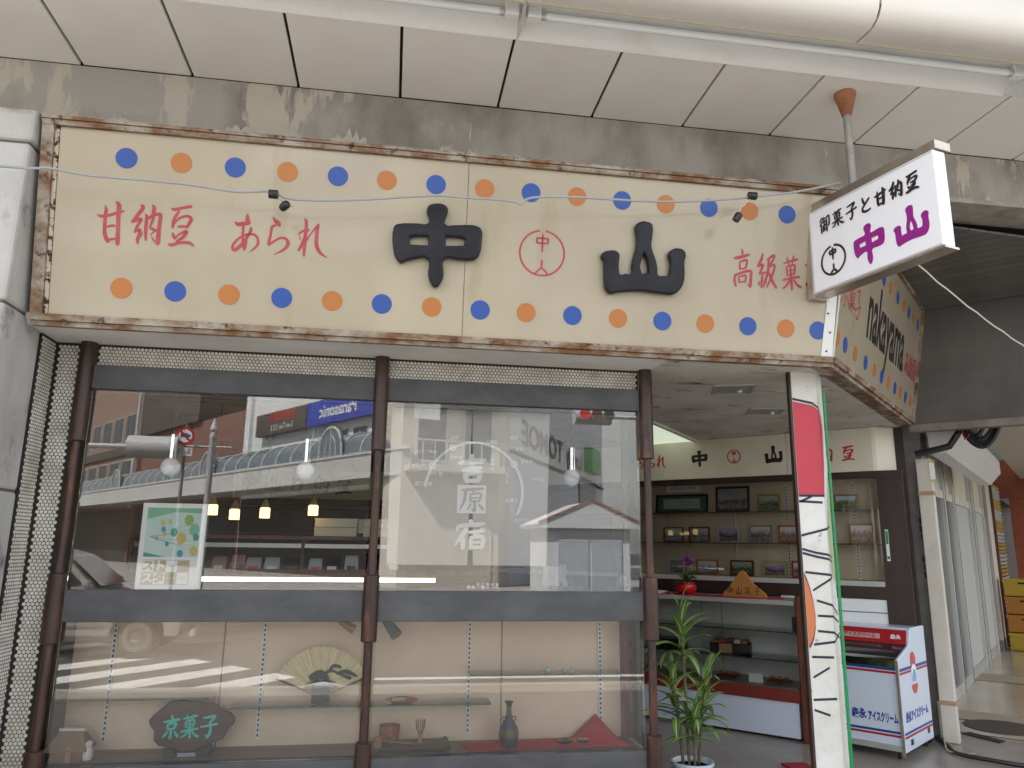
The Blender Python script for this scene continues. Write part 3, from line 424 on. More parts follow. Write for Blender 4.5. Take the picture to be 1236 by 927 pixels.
# ================================================================== FRONT SIGN
TH = math.atan2(0.16, 0.93)
fs = thing('shop_sign', 'long cream signboard over the shop windows with blue and orange dots and raised black characters', 'shop sign', (0, -0.40, 2.70), rotx=TH)
build('sign_panel', MB().box(-1.722, 0.3335, 0.0, 0.012, 0.0, 0.945), CREAM, fs)
build('sign_panel', MB().ext([(0.3365, 0.0), (2.483, 0.0), (2.548, 0.945), (0.3365, 0.945)], 0.0, 0.012), CREAM, fs)
build('sign_box', MB().ext([(-1.79, -0.035), (2.46, -0.035), (2.51, 0.96), (-1.79, 0.96)], 0.0135, 0.20), RUST, fs)
build('bottom_rail', MB().box(-1.80, 2.486, -0.022, 0.013, -0.034, -0.001).box(-1.80, 2.49, -0.006, 0.20, -0.060, -0.036), RUST, fs)
build('top_rail', MB().box(-1.80, 2.545, -0.022, 0.013, 0.947, 0.972), RUST, fs); build('top_lip', MB().box(-1.80, 2.545, -0.030, 0.06, 0.975, 0.992), RUST, fs)
build('side_rail', MB().box(-1.80, -1.745, -0.02, 0.013, -0.033, 0.971), RUST, fs); build('side_bead', MB().box(-1.743, -1.724, -0.006, 0.013, 0.0, 0.946), mat('pitted_bead', (0.50, 0.44, 0.33), 0.8, col2=(0.03, 0.02, 0.015), scale=26, lo=0.5, hi=0.56), fs)
TOP = [-1.404, -1.14, -0.875, -0.613, -0.355, -0.1, 0.162, 0.425, 0.682, 0.941, 1.2, 1.455, 1.712, 1.96, 2.19, 2.40]
BOT = [-1.39, -1.133, -0.871, -0.609, -0.353, -0.096, 0.167, 0.428, 0.68, 0.939, 1.199, 1.456, 1.709, 1.966, 2.199, 2.398]
D0 = {}
for row, v, first in ((TOP, 0.812, 0), (BOT, 0.149, 1)):
    for i, u in enumerate(row):
        m = (BLUE, ORANGE)[(i+first) % 2]
        if m.name not in D0: D0[m.name] = build('dot', MB().disc(0, 0, 0.0525, 0.0, 0.0022, 28), m, fs); d = D0[m.name]
        else: d = child(D0[m.name], fs)
        d.location = (u, -0.0002, v)
def chars(name, data, counts, m, parent, f=1.0):
    k = 0
    for c in counts: build(name, brush(MB(), [[(x, z, w*f) for x, z, w in s] for s in data[k:k+c]], -0.0006), m, parent); k += c
chars('red_character', LEFT, (5, 11, 7, 5, 3, 5), RED, fs); chars('red_character', RIGHT, (11, 10, 11, 2), RED, fs, 1.3)
emblem('emblem', 0.756, 0.4825, 0.124, 0.011, RED, fs, -0.0008)
outline('raised_character', NAKA, RELIEF, fs, -0.001, 0.046, 0.012)
outline('raised_character', YAMA, RELIEF, fs, -0.001, 0.046, 0.012)
build('corner_strip', MB().ext([(2.417, 0.0), (2.486, 0.0), (2.53, 0.62), (2.552, 0.945), (2.50, 0.945), (2.46, 0.60), (2.428, 0.50), (2.445, 0.46), (2.43, 0.36), (2.448, 0.30)], -0.0065, -0.001), mat('white_flashing', (0.74, 0.74, 0.72), 0.4), fs)
rv = None
for u, v in ((2.45, 0.03), (2.455, 0.25), (2.475, 0.45), (2.47, 0.14)):
    if rv is None: rv = build('rivet', MB().disc(0, 0, 0.006, 0.0, 0.003, 8), BLACKP, fs); r_ = rv
    else: r_ = child(rv, fs)
    r_.location = (u, -0.0068, v)
# ================================================================== CORNER SIGN
cs = thing('corner_sign', 'cream signboard round the corner with tall black letters and two rows of dots', 'shop sign', (P0.x+0.006, P0.y, 2.70), rotz=math.pi/2-ANG, rotx=TH)
build('sign_panel', MB().ext([(0.0, 0.0), (1.90, 0.0), (1.90, 0.945), (0.0, 0.945)], 0.0, 0.012), CREAM, cs)
build('sign_panel', MB().ext([(1.903, 0.0), (2.565, 0.0), (2.565, 0.945), (1.903, 0.945)], 0.0, 0.012), CREAM, cs)
build('sign_box', MB().ext([(0.05, -0.035), (2.60, -0.035), (2.60, 0.96), (0.05, 0.96)], 0.0135, 0.16), RUST, cs)
build('bottom_rail', MB().box(0.0, 2.62, -0.022, 0.013, -0.034, -0.001).box(0.0, 2.62, -0.006, 0.16, -0.060, -0.036), RUST, cs)
build('top_rail', MB().box(-0.03, 2.62, -0.022, 0.013, 0.947, 0.972), RUST, cs); build('side_rail', MB().box(2.567, 2.622, -0.022, 0.013, 0.0, 0.946), RUST, cs)
for row, v, first in (([0.063, 0.258, 0.511, 0.80, 1.065, 1.303, 1.548, 1.784, 1.99, 2.213, 2.43], 0.128, 1), ([0.10, 0.34, 0.59, 0.84, 1.089, 1.319, 1.591, 1.841, 2.039, 2.237, 2.45], 0.79, 0)):
    for i, u in enumerate(row):
        d = child(D0[(BLUE, ORANGE)[(i+first) % 2].name], cs); d.location = (u, -0.0002, v); d.scale = (0.93, 1, 0.93)
chars('red_character', SIDE, (3, 11, 3), RED, cs, 1.5)
text('black_letters', 'nakayama', 0.46, BLACKT, cs, 1.36, -0.001, 0.475, 0.008, 0.70).scale = (1, 1, 1.25)
for i, c in enumerate('高級菓'): build('red_character', glyph(MB(), c, 2.06+i*0.165, 0.30, 0.15, 0.20, -0.0006, 1.4), RED, cs)
build('corner_strip', MB().box(0.0, 0.028, -0.006, -0.001, 0.0, 0.94), MATS['white_flashing'], cs)
# ================================================================== PROJECTING SIGN
PH = 0.251                                            # local x runs along the face, away from the wall
ps = thing('hanging_signboard', 'white lightbox signboard with purple characters hung from the arcade ceiling by a pipe', 'shop sign', (2.45, -0.79, 3.025), rotz=math.atan2(-math.cos(PH), math.sin(PH)))
# local: x along (sin PH,-cos PH); outward face -y looks towards the street side seen in the photo
build('lightbox', MB().box(-0.283, 0.526, -0.055, 0.030, 0.0, 0.495), WHITEBOX, ps, bevel=0.004)
build('box_lip', MB().box(-0.275, 0.518, -0.0565, -0.055, 0.003, 0.008).box(-0.275, 0.518, -0.0565, -0.055, 0.484, 0.488).box(-0.275, -0.271, -0.0565, -0.055, 0.0082, 0.4838), ALU, ps)
build('steel_frame', MB().box(-0.315, 0.535, -0.045, 0.065, 0.500, 0.548).box(-0.330, -0.2865, -0.052, 0.065, -0.02, 0.548), STEEL, ps, bevel=0.003)
build('frame_base', MB().box(-0.286, 0.53, -0.05, 0.05, -0.012, -0.001), STEEL, ps)
for i, c in enumerate('御菓子と甘納豆'): build('black_character', glyph(MB(), c, -0.205+i*0.094, 0.333, 0.078, 0.096, -0.0568, 1.45), mat('sign_brown_black', (0.02, 0.012, 0.012), 0.4), ps)
emblem('emblem', -0.125, 0.155, 0.083, 0.013, MATS['sign_brown_black'], ps, -0.0572)
mark('purple_character', NAKA, 0.02, 0.045, 0.195, 0.225, PURPLE, ps, -0.0552); mark('purple_character', YAMA, 0.27, 0.075, 0.20, 0.19, PURPLE, ps, -0.0552)
build('hanger_pipe', MB().lathe([(0.021, 0.549), (0.021, 1.06)], (0.0, 0.0), 14), GALV, ps, smooth=True)
build('ceiling_cone', MB().lathe([(0.026, 0.985), (0.03, 1.0), (0.058, 1.105), (0.058, 1.122)], (0.0, 0.0), 16), COPPER, ps, smooth=True)
# thin pale wire from the signboard across the side street
def sag(a, b, d, n=14): return [Vector(a).lerp(Vector(b), i/n)+Vector((0, 0, -d*4*(i/n)*(1-i/n)+0.004*math.sin(i*2.3))) for i in range(n+1)]
tag(build('wire', MB().tube(sag((2.56, -1.08, 3.02), (3.75, -0.55, 2.72), 0.03), 0.0042, 6), mat('white_wire', (0.62, 0.60, 0.54), 0.5)), 'thin white wire sagging away to the right below the hanging signboard', 'wire')
# ================================================================== FESTOON CABLE
fc = thing('festoon_cable', 'grey cable strung across the front of the cream sign with empty lamp sockets', 'cable', (0, -0.7, 3.3))
WP = [(-3.2, 3.36), (-1.893, 3.317), (-1.677, 3.325), (-1.49, 3.304), (-1.076, 3.308), (-0.823, 3.296), (-0.667, 3.315), (-0.565, 3.284), (-0.284, 3.3), (0.13, 3.351), (0.301, 3.352), (0.473, 3.354), (0.57, 3.348), (0.60, 3.340), (0.648, 3.379), (0.871, 3.408), (1.376, 3.439), (1.759, 3.488), (1.881, 3.508), (2.155, 3.558), (2.43, 3.632)]
build('cable', MB().tube([(p.x, -0.02*math.sin(p.x*3), p.y-3.3) for p in spline([(x, z, 0) for x, z in WP], 4)], 0.0065, 7), mat('grey_cable', (0.36, 0.36, 0.36), 0.5), fc, smooth=True)
for (jx, jz), (sx, sz), rx in (((-0.645, -0.008), (-0.600, -0.080), 1.25), ((1.896, 0.212), (1.785, 0.05), -0.5)):
    j = build('socket', MB().lathe([(0.006, 0.0), (0.020, 0.006), (0.022, 0.04), (0.017, 0.052), (0.010, 0.056)], (0, 0), 14), BLACKP, fc, smooth=True); j.location = (sx, 0, sz); j.rotation_euler = (0.9, rx, 0) if rx > 0 else (0.25, 0.5, 0)
    build('junction', MB().tube([(jx-0.022, 0, jz), (jx+0.022, 0, jz)], 0.022, 12), BLACKP, fc, smooth=True)
    for k_, mm in ((0.0, MATS['white_wire']), (0.008, REDV)):
        build('lead', MB().tube(sag((jx+0.01, k_, jz), (sx+(0.05 if rx > 0 else 0.02), k_, sz+(0.02 if rx > 0 else 0.05)), -0.012 if rx < 0 else 0.008, 8), 0.0022, 5), mm, fc)
# ================================================================== PAINTED POLE AND GREEN POLE
pp = thing('painted_pole', 'white corner pole painted with a red block, an orange leaf and dark lines', 'pole', (2.45, -0.10, 0.10))
PX, PY = 2.45, -0.10
def pl(p): return (p[0]-PX, p[1]-PY, p[2]-0.10)
build('pole', MB().prism([(2.366-PX, -0.15-PY), (2.53-PX, -0.15-PY), (2.60-PX, -0.09-PY), (2.60-PX, -0.04-PY), (2.366-PX, -0.11-PY)], 0.0, 2.562), POLEW, pp, bevel=0.004)
build('timber_edge', MB().box(2.352-PX, 2.3655-PX, -0.147-PY, -0.115-PY, 0.0, 2.562), BROWNW, pp)
def PT(u, yy, off):
    z = 2.671-0.005095*(yy-447)+9.2e-7*(yy-447)**2
    if u <= 1: return pl((2.366+u*0.164, -0.15-off, z))
    t = (u-1)/0.4; return pl((2.53+0.07*t-off*0.65, -0.15+0.06*t-off*0.76, z))
def strip(lines, off, w): 
    mb = MB()
    for L in lines:
        for i in range(len(L)-1):
            (u0, y0), (u1, y1) = L[i], L[i+1]; h = w/2
            mb.add([PT(u0, y0-h, off), PT(u1, y1-h, off), PT(u1, y1+h, off), PT(u0, y0+h, off)], [(0, 1, 2, 3)])
    return mb
def face(pts, off): return MB().add([PT(u, y, off) for u, y in pts], [tuple(range(len(pts)))])
build('red_block', face([(0.0, 485), (0.78, 489), (1.0, 494), (1.0, 598), (0.0, 598)], 0.0012).add([PT(1.0, 494, 0.0012), PT(1.25, 512, 0.0012), PT(1.16, 560, 0.0012), PT(1.0, 598, 0.0012)], [(0, 1, 2, 3)]), POLER, pp)
build('pale_leaf', face([(1.38, 560), (1.20, 600), (1.06, 640), (1.12, 690), (1.38, 712)], 0.0012), OLIVE, pp)
leaf = [(0.0, 694), (0.10, 702), (0.20, 714), (0.28, 728), (0.325, 745), (0.30, 758), (0.22, 770), (0.12, 778), (0.02, 783)]
build('orange_leaf', face(leaf+[(0.0, 780)], 0.0012), LEAFO, pp)
y_ = lambda z: 440+z/1.9039
NL = [[(0, 80), (.78, 88), (1.0, 98), (1.25, 125)], [(0, 304), (1, 303)], [(0, 317), (.9, 319)], [(0.05, 318), (.5, 305)], [(0, 396), (1, 380), (1.2, 374)], [(0, 427), (.5, 435), (1, 440), (1.2, 446)], [(0, 436), (.5, 444), (1, 450), (1.2, 456)], [(0.05, 480), (1, 486), (1.15, 488)], [(.3, 522), (1, 496), (1.15, 490)], [(.42, 545), (1, 556), (1.38, 580)], [(.42, 580), (1, 582), (1.38, 597)], [(.38, 615), (1, 619), (1.38, 634)], [(.2, 646), (1, 640), (1.38, 622)], [(.1, 674), (.9, 676), (1.38, 692)], [(.1, 721), (.7, 700), (1.3, 676)], [(.05, 772), (.9, 771), (1.38, 790)], [(.05, 795), (.6, 808), (1.38, 824)]]
for L in NL: build('navy_line', strip([[(u, y_(z)) for u, z in L]], 0.0022, 2.9), LINEB, pp)
build('leaf_outline', strip([leaf], 0.0030, 3.2), LINEB, pp)
gp = thing('garden_pole', 'thin bright green plastic pole standing against the painted corner pole', 'pole', (2.560, -0.172, 0.10))
build('tube', MB().tube([(0, 0, 0), (0.004, 0, 1.35)], 0.0088, 10), GREENP, gp, smooth=True)
build('tube', MB().tube([(0.004, 0, 1.352), (0, 0, 2.44)], 0.0075, 10), GREENP, gp, smooth=True)
build('joint', MB().tube([(0.004, 0, 1.33), (0.004, 0, 1.43)], 0.0105, 10), GREENP, gp, smooth=True)
# soffit downlights
for (x, y), lb in (((2.255, 0.40), 'square recessed downlight in the stained entrance ceiling, nearer the sign'), ((2.87, 1.13), 'square recessed downlight with a bulb in the stained entrance ceiling, farther in')):
    t = thing('downlight', lb, 'downlight', (x, y, 2.662), rotz=-0.35, group='downlights in the entrance ceiling'); t.scale = (1.35, 1.75, 1)
    fr = MB()
    for a in ((-0.10, 0.10, -0.085, -0.070), (-0.10, 0.10, 0.070, 0.085), (-0.10, -0.085, -0.0695, 0.0695), (0.085, 0.10, -0.0695, 0.0695)): fr.box(*a, -0.009, -0.001)
    build('frame', fr, ALU, t); build('diffuser', MB().box(-0.084, 0.084, -0.069, 0.069, -0.006, -0.002), mat('dusty_diffuser', (0.33, 0.32, 0.29), 0.4), t)
    build('bulb', MB().sphere((0.03, 0.0, -0.018), 0.014, 10, 7), GLOBE, t, smooth=True)
# ================================================================== CORNER CABINET (runs along NV at a = 2.63)
def sthing(name, label, cat, a, b, z=0.0, group=None, rz=0.0): return thing(name, label, cat, W(a, b, z), rotz=-ANG+rz, group=group)
cab = sthing('display_cabinet', 'tall glass-fronted cabinet with rows of shelves at the back of the shop entrance', 'cabinet', 2.63, 0.0, 0.0)
build('back', MB().box(-4.6, -0.30, 0.30, 0.36, 0.10, 2.655), CASEBROWN, cab)
build('rail', MB().box(-4.6, -0.115, -0.025, 0.03, 2.222, 2.279), BROWNW, cab)
build('jamb', MB().box(-0.322, -0.118, -0.022, 0.02, 0.10, 2.2215), BROWNW, cab); build('jamb_return', MB().box(-0.322, -0.30, 0.021, 0.299, 0.10, 2.2215), BROWNW, cab); build('side_post', MB().box(-0.176, -0.118, 0.101, 0.20, 0.10, 2.655), BROWNW, cab)
build('sill', MB().box(-4.6, -0.3225, -0.03, 0.299, 1.308, 1.350), mat('grey_sill', (0.50, 0.50, 0.48), 0.4), cab)
build('apron', MB().box(-4.6, -0.3225, -0.015, 0.20, 1.205, 1.307), BROWNW, cab)
build('drawer_front', MB().box(-1.2, -0.3225, -0.010, 0.20, 1.098, 1.200), WALLW, cab); build('drawer_front', MB().box(-1.2, -0.3225, -0.010, 0.20, 0.12, 1.090), WALLW, cab)
build('drawer_gap', MB().box(-1.2, -0.323, 0.0, 0.19, 1.091, 1.0975), BLACKP, cab)
build('cabinet_base', MB().box(-4.6, -1.201, 0.0, 0.20, 0.10, 1.204), BROWNW, cab)
build('front_glass', MB().box(-4.6, -0.323, -0.004, 0.0, 1.351, 2.221), CASEGLASS, cab)
sh0 = None
for z in (1.957, 1.663):
    mb = MB().box(-4.6, -0.323, 0.05, 0.285, -0.008, 0.0)
    if sh0 is None: sh0 = build('shelf', mb, mat('shelf_glass_edge', (0.10, 0.085, 0.07), 0.2), cab); s_ = sh0
    else: s_ = child(sh0, cab)
    s_.location = (0, 0, z)
st0 = None
for b in (-2.41, -1.71, -1.19, -0.585, -3.1):
    if st0 is None:
        st0 = build('shelf_standard', MB().box(-0.012, 0.012, 0.288, 0.299, 1.351, 2.22), WHITEP, cab); s_ = st0
        sl_ = MB()
        for j in range(28): sl_.box(-0.005, 0.005, 0.2865, 0.2885, 1.37+j*0.030, 1.386+j*0.030)
        slc = stuff(build('slots', sl_, BLACKP, st0))
    else: s_ = child(st0, cab); child(slc, s_)
    s_.location = (b, 0, 0)
build('price_sticker', MB().box(-0.29, -0.265, -0.0235, -0.022, 1.52, 1.78), WHITE, cab)
build('sticker_print', MB().box(-0.287, -0.268, -0.0248, -0.0236, 1.66, 1.77).box(-0.287, -0.268, -0.0248, -0.0236, 1.535, 1.56), GREENP, cab)
# signboard over the cabinet
ib = sthing('inner_signboard', 'cream signboard over the cabinet inside the entrance with two black and several red characters', 'shop sign', 2.63, 0.0, 2.28)
build('panel', MB().prism([(-4.6, -0.04), (-1.062, -0.04), (-1.062, 0.28), (-4.6, 0.28)], 0.0, 0.378), PANELCREAM, ib)
build('panel', MB().prism([(-1.058, -0.04), (-0.33, -0.04), (-0.30, -0.03), (-0.185, 0.08), (-0.175, 0.10), (-0.175, 0.28), (-1.058, 0.28)], 0.0, 0.378), PANELCREAM, ib)
for c, b, z in (('あ', -2.58, 0.125), ('ら', -2.45, 0.125), ('れ', -2.32, 0.125), ('甘', -0.90, 0.10), ('納', -0.715, 0.10), ('豆', -0.53, 0.10)): build('red_character', glyph(MB(), c, b-0.055, z, 0.11, 0.13, -0.0405, 1.2), REDV, ib)
mark('black_character', NAKA, -1.99, 0.11, 0.165, 0.165, BLACKT, ib, -0.0402); mark('black_character', YAMA, -1.265, 0.11, 0.17, 0.165, BLACKT, ib, -0.0402)
emblem('emblem', -1.56, 0.195, 0.062, 0.011, REDV, ib, -0.0405)
# photo prints: muted landscape-like noise, every frame its own
def photo(name, sky_, land, dark, k, sc=7.0):
    sky_, land, dark = [tuple(min(0.9, q*1.5) for q in c) for c in (sky_, land, dark)]
    m = bpy.data.materials.new(name); m.use_nodes = True; n = m.node_tree.nodes; l = m.node_tree.links; b = n['Principled BSDF']; b.inputs['Roughness'].default_value = 0.3
    tc = n.new('ShaderNodeTexCoord'); t = n.new('ShaderNodeTexNoise'); t.inputs['Scale'].default_value = sc*4; t.inputs['Detail'].default_value = 8; mp = n.new('ShaderNodeMapping'); mp.inputs['Location'].default_value = (k*3.1, k*1.7, k)
    l.new(tc.outputs['Object'], mp.inputs[0]); l.new(mp.outputs[0], t.inputs['Vector'])
    sx = n.new('ShaderNodeSeparateXYZ'); l.new(tc.outputs['Generated'], sx.inputs[0])
    ad = n.new('ShaderNodeMath'); ad.operation = 'MULTIPLY_ADD'; ad.inputs[1].default_value = 0.9; l.new(t.outputs[0], ad.inputs[0]); l.new(sx.outputs[2], ad.inputs[2])
    cr = n.new('ShaderNodeValToRGB'); l.new(ad.outputs[0], cr.inputs[0]); e = cr.color_ramp.elements
    mr = n.new('ShaderNodeMapRange'); mr.inputs[1].default_value = 0.2; mr.inputs[2].default_value = 1.6; l.new(ad.outputs[0], mr.inputs[0]); l.new(mr.outputs[0], cr.inputs[0])
    e[0].position = 0.15; e[0].color = (*dark, 1); e[1].position = 0.75; e[1].color = (*sky_, 1)
    for p, c in ((0.34, land), (0.46, dark), (0.55, land)): x = e.new(p); x.color = (*c, 1)
    l.new(cr.outputs[0], b.inputs['Base Color']); return m
def frame(label, b0, z1, b1, z0, col, pm, a=2.85, fw=0.016, mat_w=0.0):
    w = abs(b1-b0); h = z1-z0; t = sthing('photo_frame', label, 'photo frame', a, (b0+b1)/2, z0, group='framed photographs on the cabinet shelves'); t.rotation_euler = (-0.10, 0, -ANG)
    mb = MB()
    for q in ((-w/2, w/2, 0, fw), (-w/2, w/2, h-fw, h), (-w/2, -w/2+fw, fw+0.0002, h-fw-0.0002), (w/2-fw, w/2, fw+0.0002, h-fw-0.0002)): mb.box(q[0], q[1], -0.014, 0.004, q[2], q[3])
    build('frame', mb, col, t)
    if mat_w: build('mount', MB().box(-w/2+fw, w/2-fw, -0.006, 0.002, fw, h-fw), WHITE, t)
    build('print', MB().box(-w/2+fw+mat_w, w/2-fw-mat_w, -0.0075 if mat_w else -0.006, -0.0062 if mat_w else 0.002, fw+mat_w, h-fw-mat_w), pm, t)
    return t
fb = mat('frame_black', (0.012, 0.010, 0.010), 0.35); fo = mat('frame_oak', (0.42, 0.22, 0.07), 0.45); fr_ = mat('frame_redbrown', (0.17, 0.055, 0.03), 0.45); fw_ = mat('frame_silverwhite', (0.62, 0.66, 0.68), 0.4); fs_ = mat('frame_pewter', (0.33, 0.34, 0.30), 0.4); forg = mat('frame_orange', (0.56, 0.16, 0.04), 0.45); fg = mat('frame_yellowgreen', (0.48, 0.52, 0.12), 0.4); frd = mat('frame_scarlet', (0.52, 0.03, 0.04), 0.4); fdb = mat('frame_darkbrown', (0.06, 0.025, 0.015), 0.4)
G1 = photo('photo_forest', (0.30, 0.34, 0.30), (0.16, 0.20, 0.12), (0.03, 0.04, 0.03), 1); G2 = photo('photo_crowd', (0.22, 0.22, 0.25), (0.28, 0.24, 0.22), (0.03, 0.03, 0.04), 2, 10); G3 = photo('photo_sky', (0.44, 0.50, 0.60), (0.12, 0.17, 0.07), (0.06, 0.08, 0.04), 3, 1.5)
G4 = photo('photo_dusk', (0.34, 0.30, 0.40), (0.20, 0.13, 0.18), (0.04, 0.03, 0.05), 4, 4); G5 = photo('photo_grey', (0.50, 0.48, 0.46), (0.26, 0.24, 0.24), (0.05, 0.05, 0.06), 5, 8); G6 = photo('photo_blossom', (0.62, 0.55, 0.55), (0.40, 0.22, 0.24), (0.10, 0.14, 0.08), 6, 9); G7 = photo('photo_snow', (0.55, 0.58, 0.66), (0.36, 0.36, 0.42), (0.10, 0.10, 0.14), 7, 5)
cal = frame('wide black frame with a teal mount and calligraphy, left on the top shelf', -2.52, 2.147, -1.95, 1.958, fb, mat('teal_mount', (0.07, 0.17, 0.17), 0.6), fw=0.018)
build('calligraphy_sheet', MB().box(-0.20, 0.20, -0.009, -0.0065, 0.045, 0.145), mat('pale_scroll', (0.50, 0.55, 0.48), 0.7), cal)
mb = MB()
for i in range(7):
    x = 0.17-i*0.030; brush(mb, [[(x+random.uniform(-.004, .004), 0.13-j*0.018, 0.004), (x+random.uniform(-.008, .008), 0.122-j*0.018, 0.006), (x+random.uniform(-.008, .008), 0.116-j*0.018, 0.003)] for j in range(4)], -0.0094)
build('ink_writing', mb, mat('faded_ink', (0.08, 0.14, 0.13), 0.7), cal)
frame('large dark brown frame with a photo of a crowd, second on the top shelf', -1.866, 2.211, -1.525, 1.958, fdb, G2, fw=0.020)
frame('oak frame with a dark woodland photo, third on the top shelf', -1.442, 2.124, -1.229, 1.958, fo, G1)
frame('oak frame with a sky and field photo, right of the pole, top shelf', -0.739, 2.103, -0.538, 1.958, fo, G3)
frame('small red-brown frame with a bird photo, leftmost on the middle shelf', -2.442, 1.815, -2.226, 1.664, fr_, G7, fw=0.012)
frame('red-brown frame with a pale green photo, second on the middle shelf', -2.166, 1.818, -1.943, 1.664, fr_, G5)
frame('silvery white frame with a dusk photo, third on the middle shelf', -1.858, 1.825, -1.639, 1.664, fw_, G4, fw=0.014)
frame('pewter frame with a black and white photo, fourth on the middle shelf', -1.54, 1.831, -1.325, 1.664, fs_, G5)
frame('orange frame with a light photo, on the middle shelf just left of the painted pole', -1.261, 1.829, -1.05, 1.664, forg, G6)
frame('white frame peeping out right behind the green pole on the middle shelf', -0.86, 1.827, -0.764, 1.664, fw_, G5, fw=0.012)
frame('oak frame with a pink blossom photo, rightmost on the middle shelf', -0.631, 1.84, -0.424, 1.664, fo, G6)
frame('white frame with a dark photo behind the orchid on the bottom shelf', -2.396, 1.50, -2.228, 1.3505, fw_, G2, fw=0.012)
frame('reddish frame with a grey river photo, right of the orchid on the bottom shelf', -2.099, 1.498, -1.871, 1.3505, forg, G7)
frame('dark red-brown frame with a pale blob on green, behind the wooden mountain plaque', -1.747, 1.497, -1.518, 1.3505, fr_, G1)
frame('yellow-green frame with a waterfall photo on the bottom shelf', -1.422, 1.496, -1.205, 1.3505, fg, G4)
frame('scarlet frame half hidden by the painted pole on the bottom shelf', -1.158, 1.502, -0.96, 1.3505, frd, G5)
t = sthing('caption_card', 'long white caption card with handwriting fixed above the calligraphy frame', 'card', 2.80, -2.19, 2.166); build('card', MB().box(-0.185, 0.185, 0, 0.004, 0, 0.075), WHITE, t); text('handwriting', '吉原宿 菓子の陳列', 0.034, BLACKT, t, 0, -0.001, 0.038)
# ================================================================== SHOWCASE COUNTER
sc_ = sthing('showcase_counter', 'glass showcase counter with white interior and a red band in the shop entrance', 'showcase', 2.10, 0.0, 0.10)
build('top', MB().box(-3.6, -0.93, -0.01, 0.50, 1.05, 1.086), mat('counter_top', (0.40, 0.40, 0.38), 0.3), sc_)
build('inner_back', MB().box(-3.6, -0.935, 0.44, 0.48, 0.40, 1.049), WALLW, sc_); build('inner_side', MB().box(-0.934, -0.926, 0.06, 0.48, 0.40, 1.049), WALLW, sc_)
build('back_seam', MB().box(-1.735, -1.727, 0.436, 0.4395, 0.42, 1.049).box(-1.93, -1.925, 0.436, 0.4395, 0.42, 1.049), ALU, sc_)
build('floor', MB().box(-3.6, -0.935, 0.0, 0.44, 0.385, 0.40), mat('case_floor', (0.20, 0.19, 0.16), 0.3), sc_)
build('red_band', MB().box(-3.6, -0.925, -0.008, 0.49, 0.29, 0.384), mat('band_red', (0.21, 0.035, 0.025), 0.4), sc_)
build('white_base', MB().box(-3.6, -0.945, 0.004, 0.48, 0.02, 0.289), FRZW, sc_); build('plinth', MB().box(-3.6, -0.95, 0.03, 0.46, 0.0, 0.019), DARK, sc_)
build('front_glass', MB().box(-3.6, -0.935, -0.003, 0.001, 0.386, 1.049), CASEGLASS, sc_)
s0 = None
for z in (0.832, 0.605):
    if s0 is None: s0 = build('shelf', MB().box(-3.59, -0.94, 0.03, 0.43, -0.008, 0.0), CASEGLASS, sc_); s_ = s0; e0 = build('shelf_edge', MB().box(-3.59, -0.94, 0.022, 0.0295, -0.009, 0.001), mat('glass_edge', (0.05, 0.09, 0.085), 0.15), s0)
    else: s_ = child(s0, sc_); child(e0, s_)
    s_.location = (0, 0, z)
ep = build('end_post', MB().box(-0.924, -0.860, -0.02, 0.06, 0.0, 1.13), REDWOOD, sc_, bevel=0.012); build('clip', MB().box(-0.955, -0.925, -0.012, 0.03, 0.84, 0.96), BLACKP, ep)
tag(build('counter_cloth', MB().prism([(-3.2, 0.015), (-1.32, 0.01), (-1.05, 0.16), (-1.12, 0.32), (-3.2, 0.32)], 0, 0.004), mat('red_cloth', (0.40, 0.02, 0.035), 0.8)), 'red cloth laid along the top of the glass showcase counter', 'cloth')
o = bpy.data.objects['counter_cloth']; o.location = W(2.10, 0, 1.1865); o.rotation_euler = (0, 0, -ANG)
mp_ = sthing('mountain_plaque', 'orange wooden plaque shaped like a mountain with carved characters on the counter', 'wooden plaque', 2.22, -1.39, 1.191)
build('board', MB().ext([(-0.20, 0), (0.20, 0), (0.195, 0.03), (0.15, 0.065), (0.09, 0.115), (0.055, 0.16), (0.02, 0.21), (-0.005, 0.225), (-0.03, 0.215), (-0.075, 0.16), (-0.13, 0.085), (-0.185, 0.035)], -0.012, 0.012), mat('orange_wood', (0.52, 0.23, 0.06), 0.45, col2=(0.44, 0.18, 0.05), scale=5, stretch=(1, 1, 6)), mp_, bevel=0.003)
for i, c in enumerate('中山菓子'): build('carved_character', glyph(MB(), c, -0.155+i*0.08, 0.018, 0.062, 0.07, -0.0125, 0.8), mat('burnt_brown', (0.09, 0.035, 0.015), 0.7), mp_)
# orchid
orc = sthing('potted_orchid', 'small orchid with purple flowers in a round red pot on the counter', 'potted plant', 2.26, -1.955, 1.191)
build('pot', MB().lathe([(0.05, 0), (0.085, 0.02), (0.10, 0.05), (0.095, 0.085), (0.075, 0.095), (0.08, 0.105), (0.07, 0.105), (0.06, 0.09)], (0, 0), 20), mat('red_glaze', (0.50, 0.015, 0.02), 0.15), orc, smooth=True)
LG = mat('orchid_leaf', (0.04, 0.13, 0.02), 0.4, rnd=0.4)
def leafmesh(L, w, bend, fold=0.3, n=7):
    mb = MB(); vs = []; fs = []
    for i in range(n+1):
        t = i/n; r = w*math.sin(math.pi*min(1, (0.08+0.92*t)))**0.7*0.5 if t < 1 else 0.001
        a = bend*t; x = L*t*math.cos(a*0.5); z = -L*t*math.sin(a*0.5)
        vs += [(x, -r, z+abs(r)*fold), (x, 0, z), (x, r, z+abs(r)*fold)]
    for i in range(n): fs += [(3*i, 3*i+1, 3*i+4, 3*i+3), (3*i+1, 3*i+2, 3*i+5, 3*i+4)]
    return mb.add(vs, fs)
lm = None
